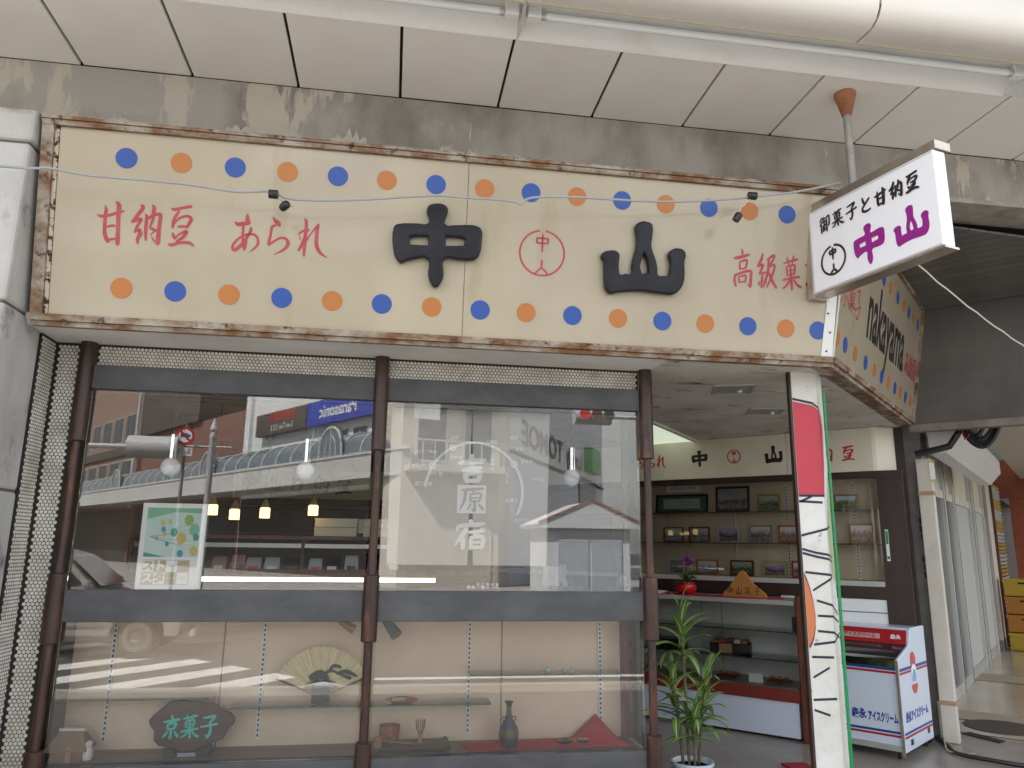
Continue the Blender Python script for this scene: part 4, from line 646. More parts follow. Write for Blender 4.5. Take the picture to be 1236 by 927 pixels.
for i in range(26):
    if lm is None: lm = build('leaf', leafmesh(0.085, 0.035, 0.9), LG, orc); o = lm
    else: o = child(lm, orc)
    o.location = (random.uniform(-.05, .05), random.uniform(-.04, .04), random.uniform(0.10, 0.16)); o.rotation_euler = (random.uniform(-.3, .3), -random.uniform(0.2, 1.2), random.uniform(0, 6.28)); o.scale = [random.uniform(0.7, 1.2)]*3
build('stem', MB().tube([(0.0, 0, 0.09), (0.01, 0, 0.2), (0.03, 0, 0.30)], 0.004, 6), LG, orc)
PF = mat('purple_petal', (0.34, 0.03, 0.32), 0.5, rnd=0.3); pm = None
for i in range(34):
    if pm is None: pm = build('petal', leafmesh(0.032, 0.026, 0.8, 0.2, 4), PF, orc); o = pm
    else: o = child(pm, orc)
    o.location = (0.03+random.gauss(0, .030), random.gauss(0, .022), 0.30+random.gauss(0, .024)); o.rotation_euler = (random.uniform(-2, 2), random.uniform(-2, 2), random.uniform(0, 6.28))
t = sthing('leaflet_stack', 'small stack of pale leaflets at the left end of the counter', 'leaflets', 2.16, -2.25, 1.191)
build('sheets', MB().box(-0.08, 0.08, 0, 0.12, 0, 0.012).box(-0.06, 0.10, 0.01, 0.13, 0.013, 0.022), WHITE, t)
# goods in the showcase
gb = sthing('gift_box', 'open black gift box of wrapped sweets on the lower glass shelf of the counter', 'gift box', 2.24, -1.555, 0.7055, rz=0.25)
build('box', MB().box(-0.17, 0.17, 0, 0.20, 0, 0.085), BLACKP, gb, bevel=0.004); build('label', MB().box(-0.09, 0.02, -0.003, 0.0, 0.004, 0.08), mat('kraft_label', (0.50, 0.32, 0.16), 0.6), gb)
cols = [mat('wrap_a', (0.42, 0.16, 0.06), 0.4), mat('wrap_b', (0.62, 0.55, 0.42), 0.3), mat('wrap_c', (0.10, 0.05, 0.04), 0.3), mat('wrap_d', (0.48, 0.05, 0.05), 0.35)]
for i in range(10): build('sweet', MB().box(-0.15+(i % 5)*0.062, -0.095+(i % 5)*0.062, 0.015+(i//5)*0.09, 0.095+(i//5)*0.09, 0.0855, 0.105+random.uniform(0, .012)), cols[(i*3+i//5) % 4], gb, bevel=0.004)
gb2 = sthing('gift_box', 'brown and black gift box on the lower glass counter shelf, behind the green plant', 'gift box', 2.24, -2.2, 0.7055)
build('box', MB().box(-0.16, 0.16, 0, 0.2, 0, 0.08), BLACKP, gb2, bevel=0.004); build('lid_print', MB().box(-0.14, -0.02, -0.003, -0.0005, 0.005, 0.075), cols[0], gb2)
for b, lb in ((-1.76, 'white price card beside a sweet at the left of the showcase floor'), (-1.31, 'white price card beside a sweet at the right of the showcase floor')):
    t = sthing('price_card', lb, 'price card', 2.17, b, 0.5005, group='price cards on the showcase floor'); build('card', MB().box(-0.06, 0.06, 0, 0.004, 0, 0.075), WHITE, t)
    t = sthing('sweet_tray', lb.replace('white price card beside a sweet', 'brown tray of sweets behind the price card'), 'sweets', 2.26, b+0.14, 0.5005, group='trays of sweets on the showcase floor')
    build('tray', MB().box(-0.08, 0.10, 0, 0.12, 0, 0.018), REDWOOD, t, bevel=0.004)
    for i in range(3): build('sweet', MB().sphere((-0.05+i*0.06, 0.06, 0.033), 0.026, 10, 6, (1, 1, 0.6)), cols[0], t, smooth=True)
# ================================================================== ICE CREAM FREEZER
fz = sthing('ice_cream_freezer', 'white ice cream chest freezer with a red hood and blue and red stripes', 'freezer', 2.0, -0.165, 0.10, rz=-0.12)
SIDE_P = [(0.0, 0.055), (0.0, 0.70), (0.03, 0.715), (0.30, 0.79), (0.345, 0.895), (0.365, 0.912), (0.70, 0.912), (0.70, 0.055)]
build('body', MB().extx([(0.012, 0.06), (0.012, 0.695), (0.04, 0.705), (0.30, 0.782), (0.69, 0.80), (0.69, 0.06)], -0.70, -0.022), FRZW, fz)
build('side_panel', MB().extx(SIDE_P, -0.0215, 0.0), FRZW, fz, bevel=0.006); build('side_panel', MB().extx(SIDE_P, -0.722, -0.7005), FRZW, fz, bevel=0.006)
hd = build('hood', MB().extx([(0.30, 0.784), (0.342, 0.893), (0.362, 0.908), (0.69, 0.908), (0.69, 0.801), (0.315, 0.784)], -0.70, -0.022), FRZW, fz)
def slope(u0, u1, t0, t1, d):                     # a strip on the slanted hood front
    a = Vector((0.30, 0.784)); e = Vector((0.042, 0.109)); nn = Vector((-0.109, 0.042)).normalized()*d
    p = a+e*t0+nn; q = a+e*t1+nn; return MB().extx([(p.x, p.y), (q.x, q.y), (q.x+0.004, q.y-0.001), (p.x+0.004, p.y-0.001)], u0, u1)
build('red_sign', slope(-0.698, -0.024, 0.0, 0.98, 0.005), FRZRED, hd); build('pill', slope(-0.53, -0.22, 0.28, 0.62, 0.0075), mat('pill_pink', (0.62, 0.40, 0.38), 0.4), hd)
tm = math.atan2(0.042, 0.109)
x_ = text('hood_letters', 'アイスクリーム', 0.036, FRZRED, hd, -0.375, 0.308, 0.834, 0.001); x_.rotation_euler = (-tm, 0, 0); x_.location = (-0.375, 0.3085, 0.837)
x_ = text('hood_letters', '森永', 0.04, WHITE, hd, -0.10, 0.3085, 0.837, 0.001); x_.rotation_euler = (-tm, 0, 0)
build('glass_lid', MB().extx([(0.045, 0.712), (0.295, 0.783), (0.294, 0.789), (0.043, 0.718)], -0.695, -0.024), mat('dark_lid', (0.03, 0.03, 0.032), 0.08), fz)
build('chrome_lip', MB().extx([(-0.006, 0.648), (-0.006, 0.700), (0.04, 0.716), (0.04, 0.70), (0.004, 0.69), (0.004, 0.648)], -0.70, -0.0225), CHROME, fz)
build('corner_trim', MB().box(-0.0215, -0.001, -0.012, -0.0005, 0.03, 0.70), STEEL, fz); build('bottom_trim', MB().box(-0.70, -0.022, 0.0, 0.011, 0.06, 0.10), ALU, fz)
for z0, z1, m in ((0.624, 0.645, FRZBLUE), (0.600, 0.617, FRZRED), (0.180, 0.197, FRZBLUE), (0.155, 0.171, FRZRED)):
    build('stripe', MB().box(-0.70, -0.0225, 0.0095, 0.0118, z0, z1), m, fz); build('stripe', MB().box(0.0005, 0.0022, 0.012, 0.69, z0-0.006, z1-0.006), m, fz)
text('blue_letters', '森永', 0.075, FRZBLUE, fz, -0.318, 0.0105, 0.285, 0.0030, 0.72); text('blue_letters', 'アイスクリーム', 0.075, FRZBLUE, fz, -0.145, 0.0105, 0.278, 0.0035, 0.41)
x_ = text('blue_letters', '森永アイスクリーム', 0.075, FRZBLUE, fz, 0.0012, 0.34, 0.285, 0.003, 0.80); x_.rotation_euler = (0, 0, math.pi/2)
def sidedisc(y, z, r, m, off, a0=0, a1=360, nm='ice_emblem'):
    P = [(y+r*math.cos(math.radians(a0+(a1-a0)*i/20)), z+r*math.sin(math.radians(a0+(a1-a0)*i/20))) for i in range(21 if a1-a0 < 360 else 20)]
    return build(nm, MB().extx(P, 0.0024, 0.0024+off), m, fz)
sidedisc(0.34, 0.675, 0.062, mat('emblem_red', (0.60, 0.06, 0.06), 0.35), 0.001); sidedisc(0.34, 0.50, 0.068, MATS['emblem_red'], 0.001, 180, 360); sidedisc(0.34, 0.585, 0.062, WHITE, 0.0018); sidedisc(0.34, 0.565, 0.045, mat('emblem_sky', (0.20, 0.42, 0.60), 0.35), 0.0026)
for y, z in ((0.16, 0.11), (0.58, 0.13)): build('vent', MB().box(0.0003, 0.003, y-0.028, y+0.028, z-0.02, z+0.02), BLACKP, fz)
for x in (-0.66, -0.06):
    for y in (0.06, 0.62): build('caster', MB().tube([(x-0.012, y, 0.027), (x+0.012, y, 0.027)], 0.026, 12), BLACKP, fz)
# ================================================================== DRACAENA
dr = thing('potted_dracaena', 'tall leafy dracaena with striped leaves in a white pot at the shop entrance', 'potted plant', (1.93, 0.55, 0.098))
build('pot', MB().lathe([(0.095, 0.0), (0.10, 0.01), (0.125, 0.19), (0.135, 0.195), (0.135, 0.21), (0.12, 0.21), (0.11, 0.18)], (0, 0), 24), FRZW, dr, smooth=True)
build('soil', MB().lathe([(0.001, 0.178), (0.112, 0.18)], (0, 0), 16), mat('soil', (0.04, 0.028, 0.02), 0.95), dr)
DL = bpy.data.materials.new('striped_leaf'); DL.use_nodes = True; n = DL.node_tree.nodes; l = DL.node_tree.links; b = n['Principled BSDF']; b.inputs['Roughness'].default_value = 0.35
uvn = n.new('ShaderNodeUVMap'); uvn.uv_map = 'UVMap'; sx = n.new('ShaderNodeSeparateXYZ'); l.new(uvn.outputs[0], sx.inputs[0]); cr = n.new('ShaderNodeValToRGB'); l.new(sx.outputs[0], cr.inputs[0]); e = cr.color_ramp.elements
e[0].position = 0.0; e[0].color = (0.16, 0.32, 0.05, 1); e[1].position = 0.34; e[1].color = (0.10, 0.25, 0.04, 1)
for p, c in ((0.42, (0.60, 0.58, 0.30, 1)), (0.55, (0.62, 0.60, 0.34, 1)), (0.62, (0.08, 0.22, 0.03, 1)), (0.92, (0.11, 0.26, 0.04, 1)), (0.97, (0.40, 0.45, 0.16, 1))): x = e.new(p); x.color = c
oi = n.new('ShaderNodeObjectInfo'); mr = n.new('ShaderNodeMapRange'); mr.inputs[3].default_value = 0.7; mr.inputs[4].default_value = 1.25; l.new(oi.outputs['Random'], mr.inputs[0]); hs = n.new('ShaderNodeHueSaturation'); l.new(mr.outputs[0], hs.inputs['Value']); l.new(cr.outputs[0], hs.inputs['Color']); l.new(hs.outputs[0], b.inputs['Base Color'])
def dleaf(L, w, bend):
    n_ = 9; vs = []; fs = []; uv = []
    x = z = 0.0; a = 0.0
    for i in range(n_+1):
        t = i/n_; r = w*0.5*(0.55+0.45*math.sin(math.pi*min(1, t*1.5+0.1)) if t < 0.6 else max(0.01, (1-(t-0.6)/0.4)**0.8)*0.92)
        for q in (-1, -0.5, 0, 0.5, 1): vs.append((x, q*r, z+abs(q)*r*0.35)); uv.append((q*0.5+0.5, t))
        a = bend*t**1.3; x += L/n_*math.cos(a); z -= L/n_*math.sin(a)
    for i in range(n_):
        for k in range(4): fs.append((5*i+k, 5*i+k+1, 5*i+5+k+1, 5*i+5+k))
    me = bpy.data.meshes.new('leaf'); me.from_pydata(vs, [], fs); ul = me.uv_layers.new(name='UVMap')
    for lp in me.loops: ul.data[lp.index].uv = uv[lp.vertex_index]
    me.materials.append(DL); me.polygons.foreach_set('use_smooth', [True]*len(me.polygons)); return me
LM = [dleaf(0.40, 0.066, b_) for b_ in (0.8, 1.3, 1.8)]+[dleaf(0.28, 0.062, 1.0)]
for (sx_, sy_, ex, ey, top) in ((-0.02, 0.0, -0.035, 0.02, 1.06), (0.055, 0.03, 0.11, 0.0, 0.66), (-0.05, 0.02, -0.11, 0.01, 0.70), (0.0, -0.04, 0.0, -0.06, 0.47)):
    pts = [(sx_, sy_, 0.17), (sx_+(ex-sx_)*0.4, sy_+(ey-sy_)*0.4, 0.17+(top-0.17)*0.5), (ex, ey, top)]
    sp = [tuple(p) for p in spline(pts, 5)]
    build('stem', MB().tube(sp, 0.0105, 8), mat('cane', (0.20, 0.17, 0.10), 0.7, col2=(0.12, 0.12, 0.06), scale=30), dr, smooth=True)
    nl = int(11+top*9)
    for i in range(nl):
        f = i/nl; zt = top-min(0.34, (top-0.22)*0.62)*(f**1.1)
        t = (zt-0.17)/(top-0.17); px = sx_+(ex-sx_)*t; py = sy_+(ey-sy_)*t
        o = bpy.data.objects.new('leaf', LM[random.randrange(4)]); COL.objects.link(o); o.parent = dr
        o.location = (px, py, zt); up = 1.25*(1-f)**1.6+0.15+random.uniform(-.15, .2)
        o.rotation_euler = (random.uniform(-.2, .2), -up, i*2.399+random.uniform(-.3, .3)); s = random.uniform(0.65, 0.98)*(0.7+0.3*min(1, f*3)); o.scale = (s, s, s)
# red mat on the entrance floor
tag(build('floor_mat', MB().box(2.84, 3.02, 0.98, 1.16, 0.0985, 0.112), mat('mat_red', (0.30, 0.015, 0.03), 0.9)), 'small red mat on the entrance floor behind the foot of the painted pole', 'mat')
# ================================================================== UPPER WINDOW
po = thing('event_poster', 'white framed poster with green and yellow balloon shapes standing in the left window', 'poster', (-1.137, 0.016, 1.357))
build('frame', MB().box(-0.164, 0.164, 0.0, 0.012, 0.0, 0.446), WHITE, po, bevel=0.002)
build('picture', MB().box(-0.138, 0.138, -0.001, -0.0002, 0.165, 0.422), mat('poster_mint', (0.55, 0.72, 0.66), 0.5, col2=(0.66, 0.76, 0.76), scale=4), po)
MG = mat('poster_green', (0.22, 0.52, 0.34), 0.5); MT = mat('poster_teal', (0.04, 0.34, 0.26), 0.5); MY = mat('poster_yellow', (0.62, 0.50, 0.12), 0.5); MB_ = mat('poster_blue', (0.04, 0.28, 0.52), 0.5); ML = mat('poster_lime', (0.35, 0.48, 0.12), 0.5); MTN = mat('poster_tan', (0.52, 0.42, 0.26), 0.5)
build('green_band', MB().ext([(-0.137, 0.36), (-0.137, 0.421), (0.137, 0.421), (0.137, 0.395), (0.0, 0.40)], -0.0016, -0.0011), MG, po); build('green_band', MB().ext([(-0.137, 0.166), (-0.137, 0.19), (-0.03, 0.166)], -0.0016, -0.0011), MT, po)
for i, (x, z, r, m) in enumerate(((-0.055, 0.345, .014, MY), (-0.02, 0.35, .012, MY), (-0.05, 0.31, .013, MB_), (-0.04, 0.285, .013, MY), (0.005, 0.295, .021, MT), (-0.08, 0.262, .010, ML), (0.045, 0.265, .028, MY), (-0.025, 0.235, .012, MT), (0.075, 0.36, .027, ML), (0.107, 0.31, .030, MG), (0.118, 0.27, .018, MT), (0.045, 0.185, .018, MB_), (0.112, 0.20, .024, MY))):
    build('balloon', MB().ext([(x+r*0.85*math.cos(t*math.pi/8), z+r*(1.0 if math.sin(t*math.pi/8) > 0 else 1.15)*math.sin(t*math.pi/8)) for t in range(16)], -0.0022-i*0.0001, -0.0017), m, po)
mb = MB()
for z in (0.20, 0.225, 0.25, 0.29, 0.315, 0.34): brush(mb, [[(-0.115, 0.27, 0.0012), (-0.02, (0.27+z)/2+random.uniform(-.01, .01), 0.0016), (0.11, z, 0.0012)]], -0.0024)
build('strings', mb, MT, po); build('box_grid', MB().box(-0.138, 0.10, -0.001, -0.0002, 0.022, 0.152), mat('poster_greybeige', (0.62, 0.60, 0.55), 0.6), po)
for i in range(4):
    for j in range(2):
        tn = (i+j) % 2 == 1; x = -0.133+i*0.058; z = 0.089-j*0.062
        build('square', MB().box(x, x+0.054, -0.0018, -0.0011, z, z+0.058), MTN if tn else WHITE, po)
        if i < 2: text('katakana', ('スト', 'スタ')[j][i], 0.056, WHITE if tn else MTN, po, x+0.027, -0.0020, z+0.029, 0.003)
        else: text('small_print', ('出店者', 'イベント')[(i+j) % 2], 0.012, WHITE if tn else MTN, po, x+0.027, -0.0020, z+0.03, 0.0)
g0 = None
for x, lb in ((-1.223, 'round white globe lamp with a chrome stem in the left window, above the poster'), (-0.492, 'round white globe lamp with a chrome stem in the left window, nearest the middle post'), (1.067, 'round white globe lamp with a chrome stem in the right window, beside the cloth')):
    t = thing('globe_lamp', lb, 'lamp', (x, 0.15, 2.01), group='globe lamps behind the shop windows')
    if g0 is None:
        g0 = [build('globe', MB().sphere((0, 0, 0), 0.052, 20, 14), GLOBE, t, smooth=True), build('chrome_stem', MB().lathe([(0.024, 0.046), (0.0245, 0.18), (0.018, 0.184)], (0, 0), 16), CHROME, t, smooth=True), build('cord', MB().tube([(0, 0, 0.184), (0, 0, 0.648)], 0.004, 6), BLACKP, t)]
    else:
        for q in g0: child(q, t)
# noren cloth with slit
no = thing('noren_curtain', 'beige shop curtain with a slit, a white map circle and characters in the right window', 'curtain', (0.455, 0.12, 1.492))
def drape(x0, x1, z0, z1, xs0, xs1):
    mb = MB(); nx, nz = 26, 24; vs = []
    for j in range(nz+1):
        t = j/nz; z = z0+(z1-z0)*t; a = x0+(xs0-x0)*t; b = x1+(xs1-x1)*t
        for i in range(nx+1):
            s = i/nx; vs.append((a+(b-a)*s, 0.004*math.sin(s*9+1.3)*(1-t)+0.0025*math.sin(s*21+t*3)*(1-t), z))
    fs = [(j*(nx+1)+i, j*(nx+1)+i+1, (j+1)*(nx+1)+i+1, (j+1)*(nx+1)+i) for j in range(nz) for i in range(nx)]
    return mb.add(vs, fs)
for w in ((-0.465, -0.008, -0.474, -0.001), (0.024, 0.452, 0.001, 0.472)):
    c = build('cloth_half', drape(w[0], w[1], 0.0, 0.90, w[2], w[3]), NOREN, no, smooth=True)
build('rod', MB().tube([(-0.49, 0.004, 0.905), (0.49, 0.004, 0.905)], 0.009, 8), BROWNW, no)
yN = -0.0085
mb = MB(); ring(mb, 0.022, 0.42, 0.285, 0.016, yN, math.radians(-28), math.radians(176), 60)
for a in (35, 118, 150):
    ring(mb, 0.022+0.285*math.cos(math.radians(a)), 0.42+0.285*math.sin(math.radians(a)), 0.017, 0.009, yN-0.0004, n=20)
build('map_circle', mb, NORENW, no)
build('white_character', glyph(MB(), '吉', -0.078, 0.465, 0.165, 0.165, yN, 1.2), NORENW, no); build('white_character', glyph(MB(), '宿', -0.083, 0.092, 0.175, 0.16, yN, 1.2), NORENW, no)
build('white_square', MB().box(-0.078, 0.092, yN-0.0006, yN, 0.292, 0.456), NORENW, no)
build('cut_character', glyph(MB(), '原', -0.065, 0.305, 0.145, 0.14, yN-0.0008, 1.0), NOREN, no)
for s, x, z, v in (('木之元神社', -0.265, 0.64, 0), ('本陣', -0.10, 0.725, 0), ('天神社', 0.12, 0.712, 0), ('八幡宮', 0.24, 0.74, 0), ('八坂神社', 0.26, 0.675, 0), ('西木戸', -0.31, 0.555, 0), ('西新宿', -0.205, 0.515, 0), ('吉原宿', -0.09, 0.613, 0), ('東木戸', 0.33, 0.60, 0), ('平家越橋', 0.39, 0.495, 0), ('左富士', 0.245, 0.37, 0), ('至蒲原宿', -0.275, 0.455, 0), ('至原宿', 0.30, 0.255, 0)):
    text('place_name', s, 0.026, NORENW, no, x, yN, z, 0.0006)
for i, ch in enumerate('八幡神社'): text('place_name', ch, 0.026, NORENW, no, 0.125, yN, 0.63-i*0.026, 0.0006)
for i, ch in enumerate('八王子社'): text('place_name', ch, 0.026, NORENW, no, 0.215, yN, 0.555-i*0.026, 0.0006)
# little things on the upper sill
gp_ = thing('glass_plate', 'square dark glass plate standing on a black easel at the right of the upper window', 'plate', (0.985, 0.20, 1.3565))
build('plate', MB().ext([(-0.085, 0.02), (-0.075, 0.12), (-0.088, 0.135), (0.0, 0.128), (0.045, 0.145), (0.065, 0.13), (0.055, 0.07), (0.075, 0.018)], 0.0, 0.012), mat('smoky_glass', (0.10, 0.12, 0.11), 0.08), gp_)
build('easel', MB().box(-0.03, 0.10, -0.03, 0.03, 0, 0.016).box(0.02, 0.035, -0.03, 0.02, 0.0165, 0.04).box(0.08, 0.095, -0.03, 0.02, 0.0165, 0.04), BLACKP, gp_)
j = thing('ceramic_jar', 'small olive ceramic jar with a handle at the far right end of the upper window', 'jar', (1.375, 0.17, 1.3565))
build('body', MB().lathe([(0.024, 0), (0.034, 0.02), (0.036, 0.05), (0.026, 0.075), (0.016, 0.088), (0.018, 0.098), (0.014, 0.099)], (0, 0), 18), mat('olive_glaze', (0.22, 0.19, 0.11), 0.3, col2=(0.14, 0.12, 0.07), scale=20), j, smooth=True); build('handle', MB().tube([(0.03, 0, 0.07), (0.048, 0, 0.062), (0.046, 0, 0.035), (0.034, 0, 0.025)], 0.004, 6), MATS['olive_glaze'], j)
fcols = [('white and red', WHITE, REDV), ('white and brown', WHITE, REDWOOD), ('orange', LEAFO, WHITE), ('white and pink', WHITE, mat('pinkish', (0.6, 0.25, 0.25), 0.5)), ('blue and white', mat('dollblue', (0.2, 0.35, 0.6), 0.5), WHITE), ('tan', TAN, WHITE), ('grey', ALU, WHITE)]
for i, (nm, a, b) in enumerate(fcols):
    t = thing('tiny_figurine', ('%s tiny figurine, number %s in the row on the sill under the curtain' % (nm, ('one', 'two', 'three', 'four', 'five', 'six', 'seven')[i])), 'figurine', (0.465+i*0.028, 0.20, 1.3565), group='row of tiny figurines on the sill')
    build('body', MB().lathe([(0.011, 0), (0.012, 0.01), (0.007, 0.02)], (0, 0), 10), a, t, smooth=True); build('head', MB().sphere((0, 0, 0.026), 0.0085, 8, 6), b, t, smooth=True)
# ================================================================== SHOP ROOM (seen through the glass)
rc = thing('sweets_counter', 'brown sales counter with packed sweets and a lit strip in the dim shop room', 'counter', (0.0, 1.5, 0.10))
build('body', MB().box(-1.78, 0.75, 0.0, 0.50, 0.0, 1.215), BROWNW, rc); build('slatted_front', MB().box(-1.78, 0.75, -0.012, -0.001, 1.285, 1.318), REDWOOD, rc)
build('light_strip', MB().box(-1.70, 0.35, -0.02, -0.002, 1.232, 1.262), mat('lit_strip', (0.8, 0.8, 0.75), 0.5, emit=(1.0, 0.93, 0.78), estr=1.1), rc)
build('shelf', MB().box(-1.78, 0.75, 0.0, 0.50, 1.268, 1.284), BROWNW, rc); build('back', MB().box(-1.78, 0.75, 0.48, 0.50, 1.2845, 1.53), BROWNW, rc)
build('top', MB().box(-1.80, 0.77, -0.02, 0.51, 1.531, 1.556), REDWOOD, rc); build('glass_rail', MB().box(-1.78, 0.75, -0.004, 0.0, 1.47, 1.50), ALU, rc)
for x in (-1.795, -0.62, 0.76): build('upright', MB().box(x-0.012, x+0.012, -0.006, 0.48, 1.2845, 1.53), BROWNW, rc)
pk = [mat('pack_pink', (0.45, 0.24, 0.26), 0.15), mat('pack_clear', (0.48, 0.44, 0.46), 0.12), mat('pack_black', (0.02, 0.02, 0.022), 0.1), mat('pack_silver', (0.50, 0.56, 0.62), 0.12), mat('pack_brown', (0.20, 0.10, 0.07), 0.2)]
lbl = ['pink bag of sweets', 'clear bag of pale sweets', 'black packet of sweets', 'silver packet of sweets', 'brown bag of sweets']
wh = ['just right of the poster', 'second right of the poster', 'third right of the poster', 'fourth right of the poster', 'left of the gap under the boxes', 'below the left white boxes', 'below the right white boxes', 'just left of the middle post', 'just right of the middle post', 'under the left half of the curtain', 'left of the poster']
for i, x in enumerate((-1.21, -1.08, -0.97, -0.84, -0.70, -0.53, -0.41, -0.27, -0.12, 0.04, -1.52)):
    k = (0, 0, 1, 3, 2, 3, 2, 3, 2, 4, 1)[i]; w = random.uniform(0.085, 0.115); h = random.uniform(0.11, 0.15)
    t = thing('sweets_packet', lbl[k]+' on the lit counter, '+wh[i], 'packet', (x, 1.60, 1.385), group='packets of sweets on the counter shelf')
    build('bag', MB().add([(-w/2, -0.03, 0), (w/2, -0.03, 0), (w/2*1.02, -0.045, h*0.4), (-w/2*1.03, -0.045, h*0.4), (-w/2*0.95, -0.01, h*0.85), (w/2*0.92, -0.01, h*0.85), (w/2*0.9, 0.012, h), (-w/2*0.92, 0.01, h), (-w/2, 0.04, 0), (w/2, 0.04, 0)], [(0, 1, 2, 3), (3, 2, 5, 4), (4, 5, 6, 7), (7, 6, 9, 8), (0, 8, 9, 1), (1, 9, 6, 5, 2), (0, 3, 4, 7, 8)]), pk[k], t, bevel=0.006)
    build('label', MB().box(-w*0.3, w*0.3, -0.047, -0.044, h*0.12, h*0.45), (WHITE, pk[2], REDV)[i % 3], t)
bx = mat('box_cream', (0.66, 0.66, 0.52), 0.6)
for x, z, lb in ((-0.40, 1.657, 'long cream carton on the counter top, lower one of the left pair'), (-0.398, 1.724, 'long cream carton on the counter top, upper one of the left pair'), (-0.04, 1.657, 'cream carton behind the middle post, lower one of its pair'), (-0.035, 1.724, 'cream carton behind the middle post, upper one of its pair')):
    t = thing('carton', lb, 'carton', (x, 1.68, z), group='cream cartons on the sales counter'); build('tray', MB().box(-0.155, 0.155, -0.11, 0.11, 0, 0.052), bx, t, bevel=0.003); build('lid', MB().box(-0.158, 0.158, -0.113, 0.113, 0.0525, 0.064), bx, t)
pd = None; WARM = mat('lamp_glow', (0.8, 0.6, 0.3), 0.5, emit=(1.0, 0.62, 0.22), estr=1.5)
for x, y, z, lb in ((-1.12, 1.5, 1.765, 'warm lit pendant lamp, leftmost of the three over the counter'), (-0.908, 1.5, 1.78, 'warm lit pendant lamp, middle of the three over the counter'), (-0.566, 1.5, 1.805, 'warm lit pendant lamp, rightmost of the three over the counter'), (-1.85, 2.1, 1.75, 'small warm lamp at the left, partly behind the poster frame')):
    if x == -1.85: x, y, z = -1.30, 1.62, 1.80
    t = thing('pendant_lamp', lb, 'lamp', (x, y, z), group='warm pendant lamps in the shop room')
    if pd is None:
        pd = [build('shade', MB().lathe([(0.036, 0), (0.036, 0.07), (0.028, 0.075)], (0, 0), 16), WARM, t, smooth=True), build('cap', MB().lathe([(0.028, 0.0755), (0.022, 0.11), (0.006, 0.14)], (0, 0), 14), mat('amber_cap', (0.30, 0.22, 0.12), 0.3), t, smooth=True), build('cord', MB().tube([(0, 0, 0.14), (0, 0, 0.84)], 0.003, 5), BLACKP, t)]
    else:
        for q in pd: child(q, t)
sg = thing('inner_signboard', 'pale signboard with dark characters on the back wall of the shop room', 'shop sign', (-2.0, 4.94, 2.10))
build('panel', MB().box(0.1, 3.9, 0.0, 0.04, 0.02, 0.36), mat('panel_dim', (0.40, 0.36, 0.22), 0.5), sg)
for i, c in enumerate('中山甘納豆'): build('dark_character', glyph(MB(), c, 0.25+i*0.27, 0.09, 0.20, 0.21, -0.001, 1.3), BLACKT, sg)
text('brown_letters', '特選菓子コーナー', 0.16, REDWOOD, sg, 2.75, -0.001, 0.19, 0.003)
ws = thing('wall_shelves', 'dark wall shelving along the back wall of the shop room', 'shelving', (0, 4.70, 0.1))
build('carcass', MB().box(-1.8, 2.3, 0.22, 0.28, 0.0, 1.95), BROWNW, ws)
for z in (0.9, 1.25, 1.6, 1.9): build('shelf', MB().box(-1.8, 2.3, 0.0, 0.219, z, z+0.025), REDWOOD, ws)
random.seed(11)
for i in range(4):
    z = (0.925, 1.275, 1.625)[i % 3+0 if i else 1]; x = -1.3+i*0.5; m = [bx, pk[4], WHITE, REDWOOD][i % 4]; nm = ['cream', 'brown', 'white', 'reddish'][i % 4]
    w = random.uniform(0.07, 0.11); t = tag(build('sweets_box', MB().box(-w, w, -0.09, 0.09, 0, random.uniform(0.10, 0.2)), m, bevel=0.004), nm+' box of sweets on the wall shelving at the back of the room', 'box', 'boxes on the wall shelving'); t.location = (x, 4.80, z+0.1)
# ================================================================== LOWER DISPLAY CASE
F0 = 0.5165
def shelf(label, x0, x1, z):
    t = thing('glass_shelf', label, 'shelf', ((x0+x1)/2, 0.2, z), group='glass shelves in the display case'); w = (x1-x0)/2
    build('pane', MB().box(-w, w, -0.085, 0.095, -0.006, 0), CASEGLASS, t); build('edge', MB().box(-w, w, -0.0865, -0.0855, -0.0065, 0.0005), mat('green_edge', (0.05, 0.13, 0.09), 0.1), t)
shelf('low glass shelf holding the folding fan and the red plate', -0.80, 0.60, 0.748); shelf('higher glass shelf holding the tiny teapot, in the right display case', 0.48, 1.37, 0.896); shelf('glass shelf high in the left corner of the display case', -1.66, -0.90, 0.80)
fan = thing('folding_fan', 'open cream folding fan with a painted pine branch on a dark stand', 'fan', (-0.333, 0.21, 0.752))
R0, R1 = 0.10, 0.262; pv = (0.0, 0.028); N = 22
for i in range(N):
    a0 = math.radians(158-i*(136/N)); a1 = math.radians(158-(i+1)*(136/N)); am = (a0+a1)/2
    P = lambda r, a, y: (pv[0]+r*math.cos(a), y, pv[1]+r*math.sin(a))
    build('fold', MB().add([P(R0, a0, 0.0), P(R1, a0, 0.0), P(R1, am, -0.010), P(R0, am, -0.005), P(R0, a1, 0.0), P(R1, a1, 0.0)], [(0, 1, 2, 3), (3, 2, 5, 4)]), FANP, fan)
    build('rib', MB().add([P(0.0, am-.15, -0.003), P(R0+.01, am-.018, -0.006), P(R0+.01, am+.018, -0.006), P(0.0, am+.15, -0.003)], [(0, 1, 2, 3)]), FANR, fan)
for a in (158, 22): build('guard', MB().tube([(0, -0.004, 0.028), (pv[0]+(R1+0.004)*math.cos(math.radians(a)), -0.006, pv[1]+(R1+0.004)*math.sin(math.radians(a)))], 0.0045, 6), FANR, fan)
